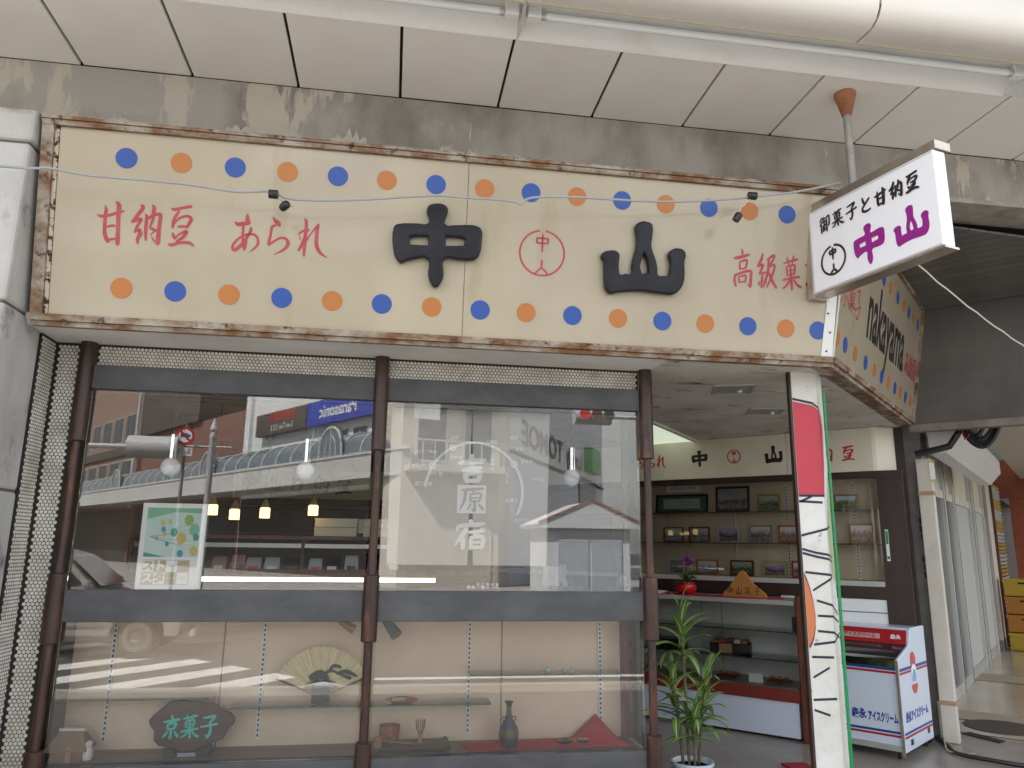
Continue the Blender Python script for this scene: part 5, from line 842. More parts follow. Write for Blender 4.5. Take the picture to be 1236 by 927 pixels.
mb = MB(); brush(mb, [[(-0.06, 0.13, 0.03), (-0.01, 0.145, 0.05), (0.03, 0.125, 0.03)], [(0.0, 0.14, 0.02), (0.05, 0.165, 0.014), (0.10, 0.145, 0.012), (0.155, 0.125, 0.02)], [(0.04, 0.165, 0.012), (0.06, 0.19, 0.02), (0.10, 0.185, 0.016)], [(0.08, 0.15, 0.012), (0.13, 0.16, 0.024), (0.19, 0.135, 0.012)], [(-0.02, 0.13, 0.02), (-0.03, 0.10, 0.02)]], -0.0135); build('pine_branch', mb, INK, fan)
build('stand', MB().box(-0.048, 0.048, -0.035, -0.012, -0.02 if False else 0.0, 0.115), mat('navy_stand', (0.03, 0.035, 0.06), 0.5), fan, bevel=0.003)
wp = thing('wooden_plaque', 'dark gnarled wood plaque with teal brush characters on a small black stand', 'plaque', (-0.985, 0.15, F0))
random.seed(5); blob = []
for i in range(30):
    t = 2*math.pi*i/30; r = 1+0.06*math.sin(3*t+1)+0.05*math.sin(7*t)+random.uniform(-.02, .02); blob.append((0.205*r*math.cos(t), 0.148+0.122*r*math.sin(t)))
build('slab', MB().ext(blob, -0.02, 0.02), PLAQUE, wp, bevel=0.007)
for i, c in enumerate('京菓子'): build('teal_character', glyph(MB(), c, -0.135+i*0.094, 0.085, 0.088, 0.115, -0.0207, 1.25), TEAL, wp)
build('stand', MB().box(-0.11, -0.06, -0.05, 0.06, 0, 0.04).box(0.06, 0.11, -0.05, 0.06, 0, 0.04).box(-0.0595, 0.0595, -0.03, 0.03, 0, 0.02), BLACKP, wp); build('price_slip', MB().box(-0.045, 0.045, -0.034, -0.031, 0.002, 0.02), mat('slip_blue', (0.35, 0.42, 0.58), 0.6), wp)
hh = thing('model_house', 'little wooden model farmhouse with a thatched roof in the left corner', 'model', (-1.555, 0.14, F0))
build('walls', MB().box(-0.075, 0.075, -0.05, 0.05, 0, 0.055), mat('house_wood', (0.26, 0.13, 0.06), 0.6), hh); build('roof', MB().add([(-0.10, -0.08, 0.05), (0.10, -0.08, 0.05), (0.10, 0.08, 0.05), (-0.10, 0.08, 0.05), (-0.055, -0.008, 0.135), (0.055, -0.008, 0.135), (0.055, 0.008, 0.135), (-0.055, 0.008, 0.135)], [(0, 1, 5, 4), (1, 2, 6, 5), (2, 3, 7, 6), (3, 0, 4, 7), (4, 5, 6, 7), (3, 2, 1, 0)]), mat('thatch', (0.30, 0.21, 0.12), 0.9, bump=0.5, bscale=90), hh)
build('ridge', MB().tube([(-0.062, 0, 0.138), (0.062, 0, 0.138)], 0.010, 8), WHITEP, hh); build('signpost', MB().box(0.005, 0.03, -0.072, -0.062, 0, 0.075), mat('post_wood', (0.42, 0.24, 0.12), 0.6), hh)
wf = thing('white_figurine', 'small white porcelain figurine beside the model farmhouse', 'figurine', (-1.455, 0.10, F0)); build('body', MB().lathe([(0.02, 0), (0.026, 0.02), (0.022, 0.05), (0.013, 0.066)], (0, 0), 14), WHITEP, wf, smooth=True); build('head', MB().sphere((0, 0, 0.078), 0.018, 12, 8), WHITEP, wf, smooth=True); build('base', MB().lathe([(0.024, -0.0), (0.024, 0.006)], (0, 0), 12), GALV, wf)
random.seed(3)
def pot(name, label, cat, loc, prof, m, n=22): 
    t = thing(name, label, cat, loc); build('body', MB().lathe(prof, (0, 0), n), m, t, smooth=True); return t
tray = thing('wooden_tray', 'low dark wooden board tray with raised ends holding tea things', 'tray', (0.16, 0.16, F0))
build('board', MB().box(-0.205, 0.20, -0.10, 0.09, 0.012, 0.03), BROWNW, tray, bevel=0.005); build('rolled_end', MB().tube([(0.20, -0.10, 0.02), (0.20, 0.09, 0.02)], 0.018, 10), BROWNW, tray, smooth=True); build('foot', MB().box(-0.19, -0.17, -0.09, 0.08, 0, 0.0115), BROWNW, tray)
pot('tea_bowl', 'reddish glazed tea bowl on the dark wooden tray', 'bowl', (0.048, 0.17, F0+0.0305), [(0.024, 0), (0.026, 0.008), (0.048, 0.02), (0.058, 0.05), (0.057, 0.09), (0.053, 0.09), (0.052, 0.05), (0.03, 0.02)], mat('bowl_glaze', (0.27, 0.075, 0.06), 0.25, col2=(0.36, 0.24, 0.18), scale=16, lo=0.55, hi=0.6))
wk = thing('tea_whisk', 'bamboo tea whisk standing upright on the dark tray', 'whisk', (0.215, 0.15, F0+0.0305)); build('handle', MB().lathe([(0.012, 0), (0.012, 0.045)], (0, 0), 10), mat('bamboo_pale', (0.46, 0.32, 0.16), 0.5), wk)
mb = MB()
for i in range(16):
    t = 2*math.pi*i/16; mb.tube([(0.010*math.cos(t), 0.010*math.sin(t), 0.045), (0.022*math.cos(t), 0.022*math.sin(t), 0.075), (0.027*math.cos(t), 0.027*math.sin(t), 0.12)], 0.0016, 4)
stuff(build('tines', mb, mat('tine', (0.30, 0.19, 0.09), 0.6), wk))
ld = thing('tea_ladle', 'wooden tea ladle lying across the tray in front of the bowl', 'ladle', (-0.012, 0.08, F0+0.0305)); build('cup', MB().lathe([(0.022, 0), (0.026, 0.05), (0.023, 0.05), (0.02, 0.006)], (0, 0), 14), mat('ladle_wood', (0.34, 0.18, 0.08), 0.5), ld, smooth=True); build('handle', MB().tube([(0.02, 0, 0.03), (0.22, 0.02, 0.006)], 0.004, 6), MATS['ladle_wood'], ld)
pl_ = thing('oval_plate', 'red leaf-shaped plate with green trim on the low glass shelf', 'plate', (0.107, 0.18, 0.7485)); build('plate', MB().lathe([(0.03, 0), (0.06, 0.006), (0.092, 0.018), (0.088, 0.019), (0.04, 0.008)], (0, 0), 22), mat('lacquer_red', (0.33, 0.05, 0.03), 0.25), pl_, smooth=True); build('trim', MB().box(-0.05, 0.02, -0.02, 0.01, 0.016, 0.026), ML, pl_); build('garnish', MB().box(0.025, 0.07, -0.01, 0.02, 0.017, 0.027), REDV, pl_)
vs = thing('blue_vase', 'slender dark blue vase with a tan band and small handles on the red cloth', 'vase', (0.70, 0.12, F0+0.004))
VM = bpy.data.materials.new('vase_glaze'); VM.use_nodes = True; n = VM.node_tree.nodes; l = VM.node_tree.links; b = n['Principled BSDF']; b.inputs['Roughness'].default_value = 0.4
tc = n.new('ShaderNodeTexCoord'); sx = n.new('ShaderNodeSeparateXYZ'); l.new(tc.outputs['Object'], sx.inputs[0]); mr = n.new('ShaderNodeMapRange'); mr.inputs[2].default_value = 0.25; l.new(sx.outputs[2], mr.inputs[0]); cr = n.new('ShaderNodeValToRGB'); l.new(mr.outputs[0], cr.inputs[0]); e = cr.color_ramp.elements
e[0].position = 0; e[0].color = (0.02, 0.035, 0.06, 1); e[1].position = 1; e[1].color = (0.03, 0.04, 0.06, 1)
for p, c in ((0.20, (0.03, 0.05, 0.08, 1)), (0.24, (0.15, 0.10, 0.05, 1)), (0.34, (0.14, 0.10, 0.06, 1)), (0.38, (0.04, 0.07, 0.11, 1)), (0.66, (0.05, 0.08, 0.12, 1)), (0.70, (0.16, 0.10, 0.05, 1)), (0.82, (0.15, 0.10, 0.06, 1)), (0.87, (0.03, 0.04, 0.07, 1))): x = e.new(p); x.color = c
l.new(cr.outputs[0], b.inputs['Base Color'])
build('body', MB().lathe([(0.034, 0), (0.038, 0.006), (0.052, 0.04), (0.056, 0.07), (0.048, 0.105), (0.026, 0.14), (0.016, 0.165), (0.0135, 0.20), (0.016, 0.222), (0.026, 0.236), (0.023, 0.236), (0.012, 0.215)], (0, 0), 24), VM, vs, smooth=True)
for s in (-1, 1): build('handle', MB().tube([(s*0.018, 0, 0.155), (s*0.034, 0, 0.158), (s*0.038, 0, 0.143), (s*0.03, 0, 0.132)], 0.004, 6), VM, vs)
mb = MB(); nx = 16; vsx = []
P4 = [(0.44, 0.25), (0.475, 0.075), (1.39, 0.085), (1.24, 0.29)]
for i in range(nx+1):
    for jx in range(5):
        s = i/nx; t = jx/4; a = Vector(P4[0]).lerp(Vector(P4[3]), s); bq = Vector(P4[1]).lerp(Vector(P4[2]), s); p = bq.lerp(a, t); up = max(0, (s-0.80)/0.2)*max(0, t-0.2)*0.16
        vsx.append((p.x, p.y, F0+0.002+up+0.0015*math.sin(s*17+t*3)**2))
rcx = build('red_cloth', MB().add(vsx, [(i*5+k, (i+1)*5+k, (i+1)*5+k+1, i*5+k+1) for i in range(nx) for k in range(4)]), mat('felt_red', (0.50, 0.008, 0.028), 0.9), smooth=True); rcx.modifiers.new('thick', 'SOLIDIFY').thickness = 0.0015
tag(rcx, 'red felt cloth with one raised corner spread under the blue vase', 'cloth')
for x, lb in ((1.02, 'long black and red lacquer toy on the red cloth'), (1.125, 'small black lacquer toy with gold dots on the red cloth')):
    t = thing('lacquer_toy', lb, 'toy', (x, 0.13, F0+0.004)); w = 0.055 if x < 1.1 else 0.04
    build('body', MB().sphere((0, 0, 0.022), w*0.75, 12, 8, (1.2, 0.6, 0.42)), BLACKP, t, smooth=True); build('band', MB().box(-w*0.8, w*0.7, -0.018, 0.018, 0.026, 0.034), REDV if x < 1.1 else TAN, t, bevel=0.003)
    for s in (-1, 1): build('foot', MB().tube([(s*w*0.5, -0.01, 0.008), (s*w*0.9, -0.025, 0.004)], 0.005, 6), REDV, t)
    build('head', MB().sphere((w*0.95, -0.005, 0.025), 0.012, 10, 6), LEAFO if x < 1.1 else REDV, t, smooth=True)
tp = pot('teapot', 'tiny pale blue teapot on the upper glass shelf', 'teapot', (0.93, 0.17, 0.8965), [(0.012, 0), (0.022, 0.01), (0.022, 0.022), (0.008, 0.03), (0.004, 0.036)], mat('celadon', (0.55, 0.66, 0.70), 0.25)); build('spout', MB().tube([(0.018, 0, 0.014), (0.034, 0, 0.026)], 0.004, 6), MATS['celadon'], tp); build('handle', MB().tube([(-0.018, 0, 0.024), (-0.03, 0, 0.02), (-0.02, 0, 0.008)], 0.003, 6), MATS['celadon'], tp)
for x, lb in ((1.027, 'tiny pale tea cup, left of the pair beside the teapot'), (1.072, 'tiny pale tea cup, right of the pair beside the teapot')): pot('tea_cup', lb, 'cup', (x, 0.17, 0.8965), [(0.007, 0), (0.014, 0.008), (0.015, 0.022), (0.012, 0.022), (0.008, 0.006)], MATS['celadon'], 14)
spt = thing('spotlight', 'small dark clip spotlight under the top of the right display case', 'spotlight', (0.03, 0.14, 1.20)); build('can', MB().tube([(-0.03, 0.02, -0.01), (0.035, -0.03, -0.09)], 0.024, 14, 0.034), mat('gunmetal', (0.10, 0.12, 0.14), 0.4), spt, smooth=True); build('clip', MB().box(-0.05, -0.01, 0.0, 0.03, -0.012, 0.0), BLACKP, spt)
sp2 = thing('spotlight', 'small brass spotlight at the top of the left display case near the middle post', 'spotlight', (-0.20, 0.16, 1.20)); build('can', MB().tube([(-0.05, 0.0, -0.015), (0.03, -0.02, -0.06)], 0.018, 12, 0.026), mat('brass', (0.40, 0.25, 0.10), 0.35, metal=0.7), sp2, smooth=True); build('clip', MB().box(-0.02, 0.02, 0.0, 0.03, -0.012, 0.0), BLACKP, sp2)
# ================================================================== RIGHT SIDE: SIDE STREET ARCADE
cc = sthing('grey_column', 'grey steel column at the end of the corner sign', 'column', 2.98, -0.09, 0.10)
build('edge_strip', MB().box(-0.082, -0.0705, -0.018, 0.02, 0.0, 2.55), WHITEP, cc); build('shaft', MB().box(-0.07, 0.085, -0.02, 0.30, 0.0, 2.60), GREYCOL, cc, bevel=0.006); build('meter_box', MB().box(0.03, 0.07, -0.032, -0.021, 1.95, 2.2), mat('rust_plate', (0.12, 0.06, 0.045), 0.7), cc)
vn = MB(); random.seed(4)
for i in range(9): vn.box(0.02+random.uniform(-.01, .01), 0.055+random.uniform(-.01, .012), -0.030, -0.021, 1.28+i*0.065, 1.335+i*0.065)
build('cable_clips', vn, mat('clip_black', (0.02, 0.025, 0.03), 0.5), cc)
ip_ = sthing('ivory_post', 'tall ivory square post with tan tape bands beside the grey column', 'post', 2.90, 0.015, 0.10)
build('post', MB().box(-0.058, 0.058, -0.05, 0.05, 0.0, 2.29), IVORY, ip_, bevel=0.006)
for z in (0.285, 1.975): build('tape', MB().box(-0.061, 0.061, -0.053, 0.053, z, z+0.035), TAN, ip_)
build('tag', MB().box(0.045, 0.085, -0.056, -0.052, 2.11, 2.25), WHITE, ip_); build('tag_border', MB().box(0.043, 0.087, -0.0545, -0.0522, 2.255, 2.27).box(0.043, 0.087, -0.0545, -0.0522, 2.09, 2.105), MY, ip_); build('strap', MB().tube([(-0.065, -0.03, 0.0), (-0.068, -0.04, 0.31)], 0.012, 6), GALV, ip_)
dk = sthing('dark_fascia', 'big dark grey fascia panel closing the side street arcade beyond the corner sign', 'fascia', 2.60, 0.0, 2.59)
build('panel', MB().box(0.0, 1.95, 0.0, 0.06, 0.062, 1.06), DKPANEL, dk); build('bottom_trim', MB().box(-0.02, 1.97, -0.02, 0.08, 0.0, 0.060), mat('trim_brown', (0.24, 0.205, 0.175), 0.7, col2=(0.16, 0.135, 0.115), scale=4), dk)
sc0 = tag(bpy.data.objects.new('slatted_ceiling', None), kind='structure'); COL.objects.link(sc0); sc0.location = W(0, 0, 0); sc0.rotation_euler = (0, 0, -ANG)
for i in range(21):
    a = 2.56-i*0.100; z = 3.635+(2.56-a)*0.075; b1 = (a-0.56)/1.023
    if b1 > 0.02: s_ = build('slat', MB().prism([(-0.12, 0.004), (b1, 0.004), (b1+0.09, 0.096), (-0.12, 0.096)], 0.0, 0.016), SLAT, sc0); s_.location = (0, a-0.1, z); s_.rotation_euler = (-0.075, 0, 0)
build('slat_backing', MB().add([(-0.2, 2.6, 3.665), (1.95, 2.6, 3.665), (-0.2, 0.40, 3.83)], [(0, 1, 2)]), DARK, sc0)
struct('side_roof', MB().prism([(2.47, -0.0515), (12, -0.0515), (12, 9.25)], 3.99, 4.2), DKPANEL)
random.seed(8)
cbl = sthing('cable_bundle', 'bundle of thick black cables looped below the dark fascia', 'cable', 2.75, 0.0, 2.59)
build('arm', MB().tube([(-0.02, 0, -0.17), (0.12, 0, -0.145), (0.24, 0, -0.12), (0.31, 0, -0.02), (0.33, 0, 0.06)], 0.028, 9), BLACKP, cbl, smooth=True)
for i, (x0, x1, d) in enumerate(((0.33, 0.62, 0.16), (0.35, 0.60, 0.13), (0.36, 0.57, 0.09), (0.37, 0.50, 0.055))): build('loop', MB().tube([(x0+(x1-x0)*k/14, 0.02*i, 0.05-(d+0.03)*math.sin(math.pi*k/14)**0.8) for k in range(15)], 0.017, 8), BLACKP, cbl, smooth=True)
build('red_lead', MB().tube([(0.34, -0.02, 0.02), (0.36, -0.03, -0.08), (0.40, -0.02, -0.03)], 0.006, 6), REDV, cbl)
struct('side_arcade_ceiling', MB().prism([tuple(W(2.8, 0.2)[:2]), tuple(W(2.8, 2.7)[:2]), tuple(W(16, 2.7)[:2]), tuple(W(16, 0.2)[:2])], 3.02, 3.1), mat('beige_ceiling', (0.55, 0.50, 0.42), 0.8))
sb = sthing('awning_box', 'long white boxed shutter housing above the glass doors in the side street', 'shutter box', 2.95, 0.0, 2.44)
build('housing', MB().ext([(0.06, 0.0), (0.19, 0.0), (0.31, 0.14), (0.31, 0.29), (0.06, 0.50)], 0.0, 3.9), WHITEP, sb)
gd = sthing('glass_shopfront', 'aluminium and glass sliding shopfront in the side street', 'shopfront', 3.2, -0.22, 0.10)
PA = (0.2, 1.3, 2.35, 3.1, 4.85, 5.2, 6.6)
for a in PA: build('post', MB().box(-0.035, 0.05, a-0.035, a+0.035, 0.0, 2.74), ALU, gd, bevel=0.004); build('gasket', MB().box(0.0505, 0.054, a-0.012, a+0.012, 0.0, 2.74), BLACKP, gd)
build('head', MB().box(-0.04, 0.055, 0.0, 6.8, 2.741, 2.86), ALU, gd)
for a0, a1 in zip(PA[:-1], PA[1:]):
    a0 += 0.0355; a1 -= 0.0355
    build('transom', MB().box(-0.025, 0.03, a0, a1, 2.10, 2.19), IVORY, gd); build('bottom_rail', MB().box(-0.03, 0.035, a0, a1, 0.0, 0.11), ALU, gd)
    build('pane', MB().box(-0.005, 0.005, a0, a1, 0.1105, 2.0995), GLASS if a0 < 3 else mat('frosted_pane', (0.50, 0.50, 0.47), 0.55), gd); build('top_pane', MB().box(-0.005, 0.005, a0, a1, 2.1905, 2.74), mat('cream_blind', (0.60, 0.57, 0.43), 0.6), gd)
for a0, a1 in ((3.15, 4.8), (5.25, 6.55)): build('blind', MB().box(-0.06, -0.05, a0, a1, 0.12, 2.09), mat('pale_blind', (0.62, 0.61, 0.57), 0.8), gd)
build('upper_wall', MB().box(-0.2, 0.03, -0.2, 6.8, 2.862, 3.3), IVORY, gd)
build('room_back', MB().box(-1.8, -1.7, 0.0, 6.8, 0.0, 2.6), mat('room_beige', (0.42, 0.38, 0.32), 0.8), gd); build('room_item', MB().box(-0.9, -0.5, 0.7, 1.2, 0.0, 0.9), LEAFO, gd); build('room_item', MB().box(-1.1, -0.6, 2.0, 2.4, 0.0, 1.1), WHITEP, gd)
wl = sthing('white_wall_end', 'dirty white end wall between the glass doors and the gold shutter', 'wall', 10.02, -0.30, 0.10); build('pier', MB().box(-0.2, 0.16, 0.0, 0.65, 0.0, 2.9), IVORY, wl); build('splash_dirt', MB().box(-0.19, 0.161, -0.004, 0.64, 0.0, 0.16), GREYCOL, wl)
gs = sthing('gold_shutter', 'gold and silver louvred shutter beyond the white end wall', 'shutter', 10.75, -0.20, 0.10)
g0 = {}
for i in range(40):
    k = (i//3) % 2; mm = mat('gold_louvre', (0.62, 0.40, 0.09), 0.35, metal=0.2, rnd=0.2) if k else mat('silver_louvre', (0.55, 0.56, 0.53), 0.4, metal=0.2)
    if k not in g0: g0[k] = build('louvre', MB().add([(0.02, 0, 0), (0.05, 0, 0.045), (0.05, 2.3, 0.045), (0.02, 2.3, 0), (0.01, 0, 0.008), (0.04, 0, 0.052), (0.04, 2.3, 0.052), (0.01, 2.3, 0.008)], [(0, 1, 2, 3), (4, 7, 6, 5), (0, 4, 5, 1), (1, 5, 6, 2), (2, 6, 7, 3), (3, 7, 4, 0)]), mm, gs); o = g0[k]
    else: o = child(g0[k], gs)
    o.location = (0, 0, 0.10+i*0.066)
build('shutter_back', MB().box(-0.05, 0.0, 0, 2.3, 0, 2.8), DARK, gs); build('guide', MB().box(-0.05, 0.10, -0.05, -0.002, 0, 2.8), REDWOOD, gs)
rd = sthing('red_steel_column', 'rust red steel column with a bracket in the far side street', 'column', 13.4, 0.08, 0.10); RC = mat('rust_red', (0.36, 0.10, 0.05), 0.6, col2=(0.29, 0.075, 0.04), scale=3)
build('shaft', MB().box(-0.12, 0.14, 0, 0.3, 0, 3.3), RC, rd); build('bracket', MB().ext([(-0.3, 2.55), (0.3, 2.55), (0.5, 2.8), (0.5, 3.3), (-0.4, 3.3)], -0.1, -0.002), RC, rd)
struct('side_street_end', MB().prism([tuple(W(18, -3)[:2]), tuple(W(18, 9)[:2]), tuple(W(18.3, 9)[:2]), tuple(W(18.3, -3)[:2])], 0, 6), mat('far_grey', (0.22, 0.20, 0.19), 0.8))
CY = mat('crate_yellow', (0.50, 0.35, 0.02), 0.4); CO = mat('crate_orange', (0.46, 0.19, 0.02), 0.4)
for i, (z, m, lb) in enumerate(((0.10, CY, 'yellow plastic crate, lowest of the stack in the side street'), (0.375, CO, 'orange plastic crate, second from the bottom of the stack'), (0.65, CO, 'orange plastic crate, third from the bottom of the stack'), (0.925, CY, 'yellow plastic crate, topmost of the stack'))):
    t = sthing('plastic_crate', lb, 'crate', 10.15, 0.20, z, group='plastic crates stacked in the side street')
    build('shell', MB().box(-0.25, 0.25, 0.01, 0.37, 0.01, 0.265), m, t, bevel=0.01)
    build('rim', MB().box(-0.265, 0.265, -0.005, 0.385, 0.225, 0.27), m, t)
    for k in range(3): build('rib', MB().box(-0.255, 0.255, 0.0, 0.009, 0.04+k*0.06, 0.062+k*0.06), m, t)
    build('handle_slot', MB().box(-0.06, 0.06, -0.001, 0.0085, 0.195, 0.222), DARK, t)
struct('manhole_cover', MB().lathe([(0.30, 0.1035), (0.30, 0.108), (0.27, 0.109)], (5.38, 2.02), 28), mat('iron_cover', (0.07, 0.055, 0.045), 0.6, bump=0.5, bscale=60))
struct('drain_slot', MB().prism([(4.86, 1.86), (4.96, 1.90), (5.02, 1.58), (4.93, 1.54)], 0.1003, 0.1062), DARK)
def quad(name, a0, a1, b0, b1, z0, z1, m, par=None):
    o = build(name, MB().prism([tuple(W(a0, b0)[:2]), tuple(W(a0, b1)[:2]), tuple(W(a1, b1)[:2]), tuple(W(a1, b0)[:2])], z0, z1), m, par)
    if par is None: o['kind'] = 'structure'
    return o
TANF = mat('tan_glazed_floor', (0.50, 0.43, 0.33), 0.16, col2=(0.44, 0.37, 0.28), scale=2.5)
quad('side_pavement', 3.30, 30, -0.28, 2.6, 0.0985, 0.1025, TANF)
fb_ = quad('floor_band', 3.95, 4.40, -0.27, 2.6, 0.103, 0.1045, mat('matt_band', (0.40, 0.325, 0.24), 0.7)); quad('floor_band', 6.6, 7.2, -0.27, 2.6, 0.103, 0.1045, MATS['matt_band'])
for a in (3.9, 6.52, 3.30): quad('floor_joint', a, a+0.025, -0.27, 2.6, 0.1026, 0.1050, GROUT)
cl = thing('power_cord', 'thick black power cord on the pavement ending in a teal connector', 'cord', (4.4, 1.4, 0.10))
build('cord', MB().tube([tuple(p) for p in spline([(0.10, 0.30, 0.02), (-0.02, 0.02, 0.018), (-0.10, -0.18, 0.018), (0.02, -0.38, 0.018), (0.12, -0.50, 0.018), (0.25, -0.60, 0.018)], 5)], 0.016, 8), BLACKP, cl, smooth=True); build('connector', MB().tube([(0.25, -0.60, 0.02), (0.36, -0.68, 0.02)], 0.026, 10), mat('connector_teal', (0.04, 0.42, 0.45), 0.4), cl); build('thin_lead', MB().tube([tuple(p) for p in spline([(0.12, 0.25, 0.03), (-0.05, 0.02, 0.05), (-0.12, -0.12, 0.02), (0.02, -0.2, 0.02), (0.10, -0.02, 0.03)], 5)], 0.005, 6), mat('lead_beige', (0.40, 0.34, 0.26), 0.6), cl)
# ================================================================== ACROSS THE STREET (mirrored in the shop windows)
A0 = Vector((0.3, -23.2, 0)); DA = Vector((-0.57, -0.822, 0)).normalized(); NA = Vector((0.822, -0.57, 0)).normalized()     # NA points into the block
def athing(name, label, cat, t, d=0.0, z=0.0, group=None): 
    return thing(name, label, cat, A0+DA*t+NA*d+Vector((0, 0, z)), rotz=math.atan2(NA.y, NA.x)+math.pi, group=group)
# local there: x points out to the street (-NA), y points along -DA x ... keep everything in x (out) and y (along)
FASC = mat('arcade_fascia', (0.60, 0.60, 0.59), 0.5, rnd=0.06); VG = mat('vault_glass', (0.16, 0.20, 0.23), 0.15); RIBW = mat('vault_rib', (0.62, 0.63, 0.62), 0.5)
BRICK = mat('brick_brown', (0.27, 0.15, 0.115), 0.85, col2=(0.21, 0.115, 0.09), scale=6); GREYB = mat('dark_concrete', (0.12, 0.105, 0.095), 0.85, col2=(0.09, 0.08, 0.072), scale=1.5); WHB = mat('white_building', (0.84, 0.86, 0.87), 0.7, col2=(0.76, 0.78, 0.79), scale=0.6); WIN = mat('dark_window', (0.035, 0.045, 0.055), 0.1); CRB = mat('cream_building', (0.68, 0.64, 0.57), 0.8, col2=(0.60, 0.56, 0.49), scale=0.7); GRB = mat('grey_building', (0.74, 0.77, 0.81), 0.8, col2=(0.68, 0.70, 0.74), scale=0.6)
aa = athing('street_arcade', 'long pale arcade canopy with a glazed barrel vault on the far side of the street', 'arcade', 0.0)
sgn = 1 if (Matrix.Rotation(math.atan2(NA.y, NA.x)+math.pi, 3, 'Z') @ Vector((0, 1, 0))).dot(DA) > 0 else -1
def ya(t): return sgn*t
def ab_(mb, x0, x1, t0, t1, z0, z1): return mb.box(x0, x1, min(ya(t0), ya(t1)), max(ya(t0), ya(t1)), z0, z1)
f0 = None
for i in range(36):
    if f0 is None: f0 = build('fascia_panel', ab_(MB(), -0.12, 0.0, 0.01, 1.59, 4.10, 5.0), FASC, aa); o = f0
    else: o = child(f0, aa)
    o.location = (0, ya(i*1.6), 0)
build('canopy', ab_(MB(), -3.0, -0.13, -0.5, 57.6, 4.25, 4.45), mat('canopy_soffit', (0.36, 0.34, 0.31), 0.8), aa); build('gutter', ab_(MB(), -0.2, 0.06, -0.5, 57.6, 5.003, 5.10), FASC, aa)
n = 12; mb = MB(); R = 1.05
for k in range(n):
    a0, a1 = math.pi*k/n, math.pi*(k+1)/n; q = lambda a: (-1.25+R*math.cos(a), 5.10+R*math.sin(a))
    (x0, z0), (x1, z1) = q(a0), q(a1); mb.add([(x0, ya(0), z0), (x1, ya(0), z1), (x1, ya(57), z1), (x0, ya(57), z0)], [(0, 1, 2, 3)])
build('vault_glass', mb, VG, aa, smooth=True)
r0 = None
for i in range(40):
    if r0 is None: r0 = build('vault_rib', MB().tube([(-1.25+(R+0.02)*math.cos(math.pi*k/14), 0, 5.10+(R+0.02)*math.sin(math.pi*k/14)) for k in range(15)], 0.045, 5), RIBW, aa); o = r0
    else: o = child(r0, aa)
    o.location = (0, ya(0.2+i*1.42), 0)
dm = None
for t in (5.2, 17.8, 33.0):
    if dm is None:
        arch = [(ya(0.9*math.cos(math.pi*k/12)), 5.10+1.25*math.sin(math.pi*k/12)**0.8) for k in range(13)]
        dm = build('gable_window', MB().extx(arch, -0.22, -0.10), VG, aa); o = dm
        dr_ = build('gable_tracery', MB().tube([(-0.09, y, z) for y, z in arch], 0.05, 5).tube([(-0.09, 0, 5.1), (-0.09, 0, 6.3)], 0.03, 5).tube([(-0.09, ya(0.45*math.cos(math.pi*k/8)), 5.10+0.9*math.sin(math.pi*k/8)) for k in range(9)], 0.03, 5), RIBW, dm)
    else: o = child(dm, aa); child(dr_, o)
    o.location = (0, ya(t), 0)
def windows(parent, x, t0, t1, z0, z1, nt, nz, fm, gap=0.12):
    w = (t1-t0)/nt; h = (z1-z0)/nz; f_ = None
    for i in range(nt):
        for k in range(nz):
            if f_ is None:
                f_ = build('window', ab_(MB(), -0.05, 0.04, w*gap, w*(1-gap), h*gap, h*(1-gap)), fm, parent); o = f_
                pn = build('pane', ab_(MB(), 0.0405, 0.05, w*gap+0.06, w/2-0.03, h*gap+0.06, h*(1-gap)-0.06).v and ab_(ab_(MB(), 0.0405, 0.05, w*gap+0.06, w/2-0.03, h*gap+0.06, h*(1-gap)-0.06), 0.0405, 0.05, w/2+0.03, w*(1-gap)-0.06, h*gap+0.06, h*(1-gap)-0.06), WIN, f_)
            else: o = child(f_, parent); child(pn, o)
            o.location = (x, ya(t0+i*w), z0+k*h)
bA = athing('white_building', 'tall white building with a blue advertising sign behind the arcade vault', 'building', 3.0, 3.0)
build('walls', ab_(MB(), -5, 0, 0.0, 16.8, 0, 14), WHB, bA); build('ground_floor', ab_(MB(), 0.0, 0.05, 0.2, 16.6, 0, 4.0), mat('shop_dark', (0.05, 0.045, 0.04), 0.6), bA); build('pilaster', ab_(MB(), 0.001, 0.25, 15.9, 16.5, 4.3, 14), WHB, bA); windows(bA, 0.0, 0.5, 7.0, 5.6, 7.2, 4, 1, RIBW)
bs = build('blue_sign', ab_(MB(), 0.10, 0.45, 1.2, 8.9, 7.35, 8.55), mat('sign_blue', (0.02, 0.06, 0.45), 0.4), bA); bz = build('grey_sign', ab_(MB(), 0.10, 0.45, 9.0, 14.6, 7.35, 8.55), mat('sign_brown', (0.09, 0.075, 0.07), 0.5), bA)
def atext(parent, s, size, m, t, z, x, **k):
    o = text('letters', s, size, m, parent, x, ya(t), z, **k); o.rotation_euler = (0, 0, math.pi/2); return o
atext(bs, 'Panasonic', 0.86, WHITE, 6.0, 7.93, 0.455, bold=0.015); atext(bz, '吉原商栄会', 0.62, REDV, 11.6, 8.22, 0.455, bold=0.012); atext(bz, 'Live City 2.5.3', 0.42, WHITE, 11.6, 7.68, 0.455)
bB = athing('brick_building', 'brown brick building with white-framed windows beyond the white building', 'building', 19.95, 3.0)
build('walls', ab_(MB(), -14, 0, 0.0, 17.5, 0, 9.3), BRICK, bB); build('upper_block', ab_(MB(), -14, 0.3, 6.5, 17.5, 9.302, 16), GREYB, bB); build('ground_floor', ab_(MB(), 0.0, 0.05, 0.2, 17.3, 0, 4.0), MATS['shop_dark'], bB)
bC = athing('office_building', 'brown office building with rows of white window frames at the far end', 'building', 37.5, 2.7)
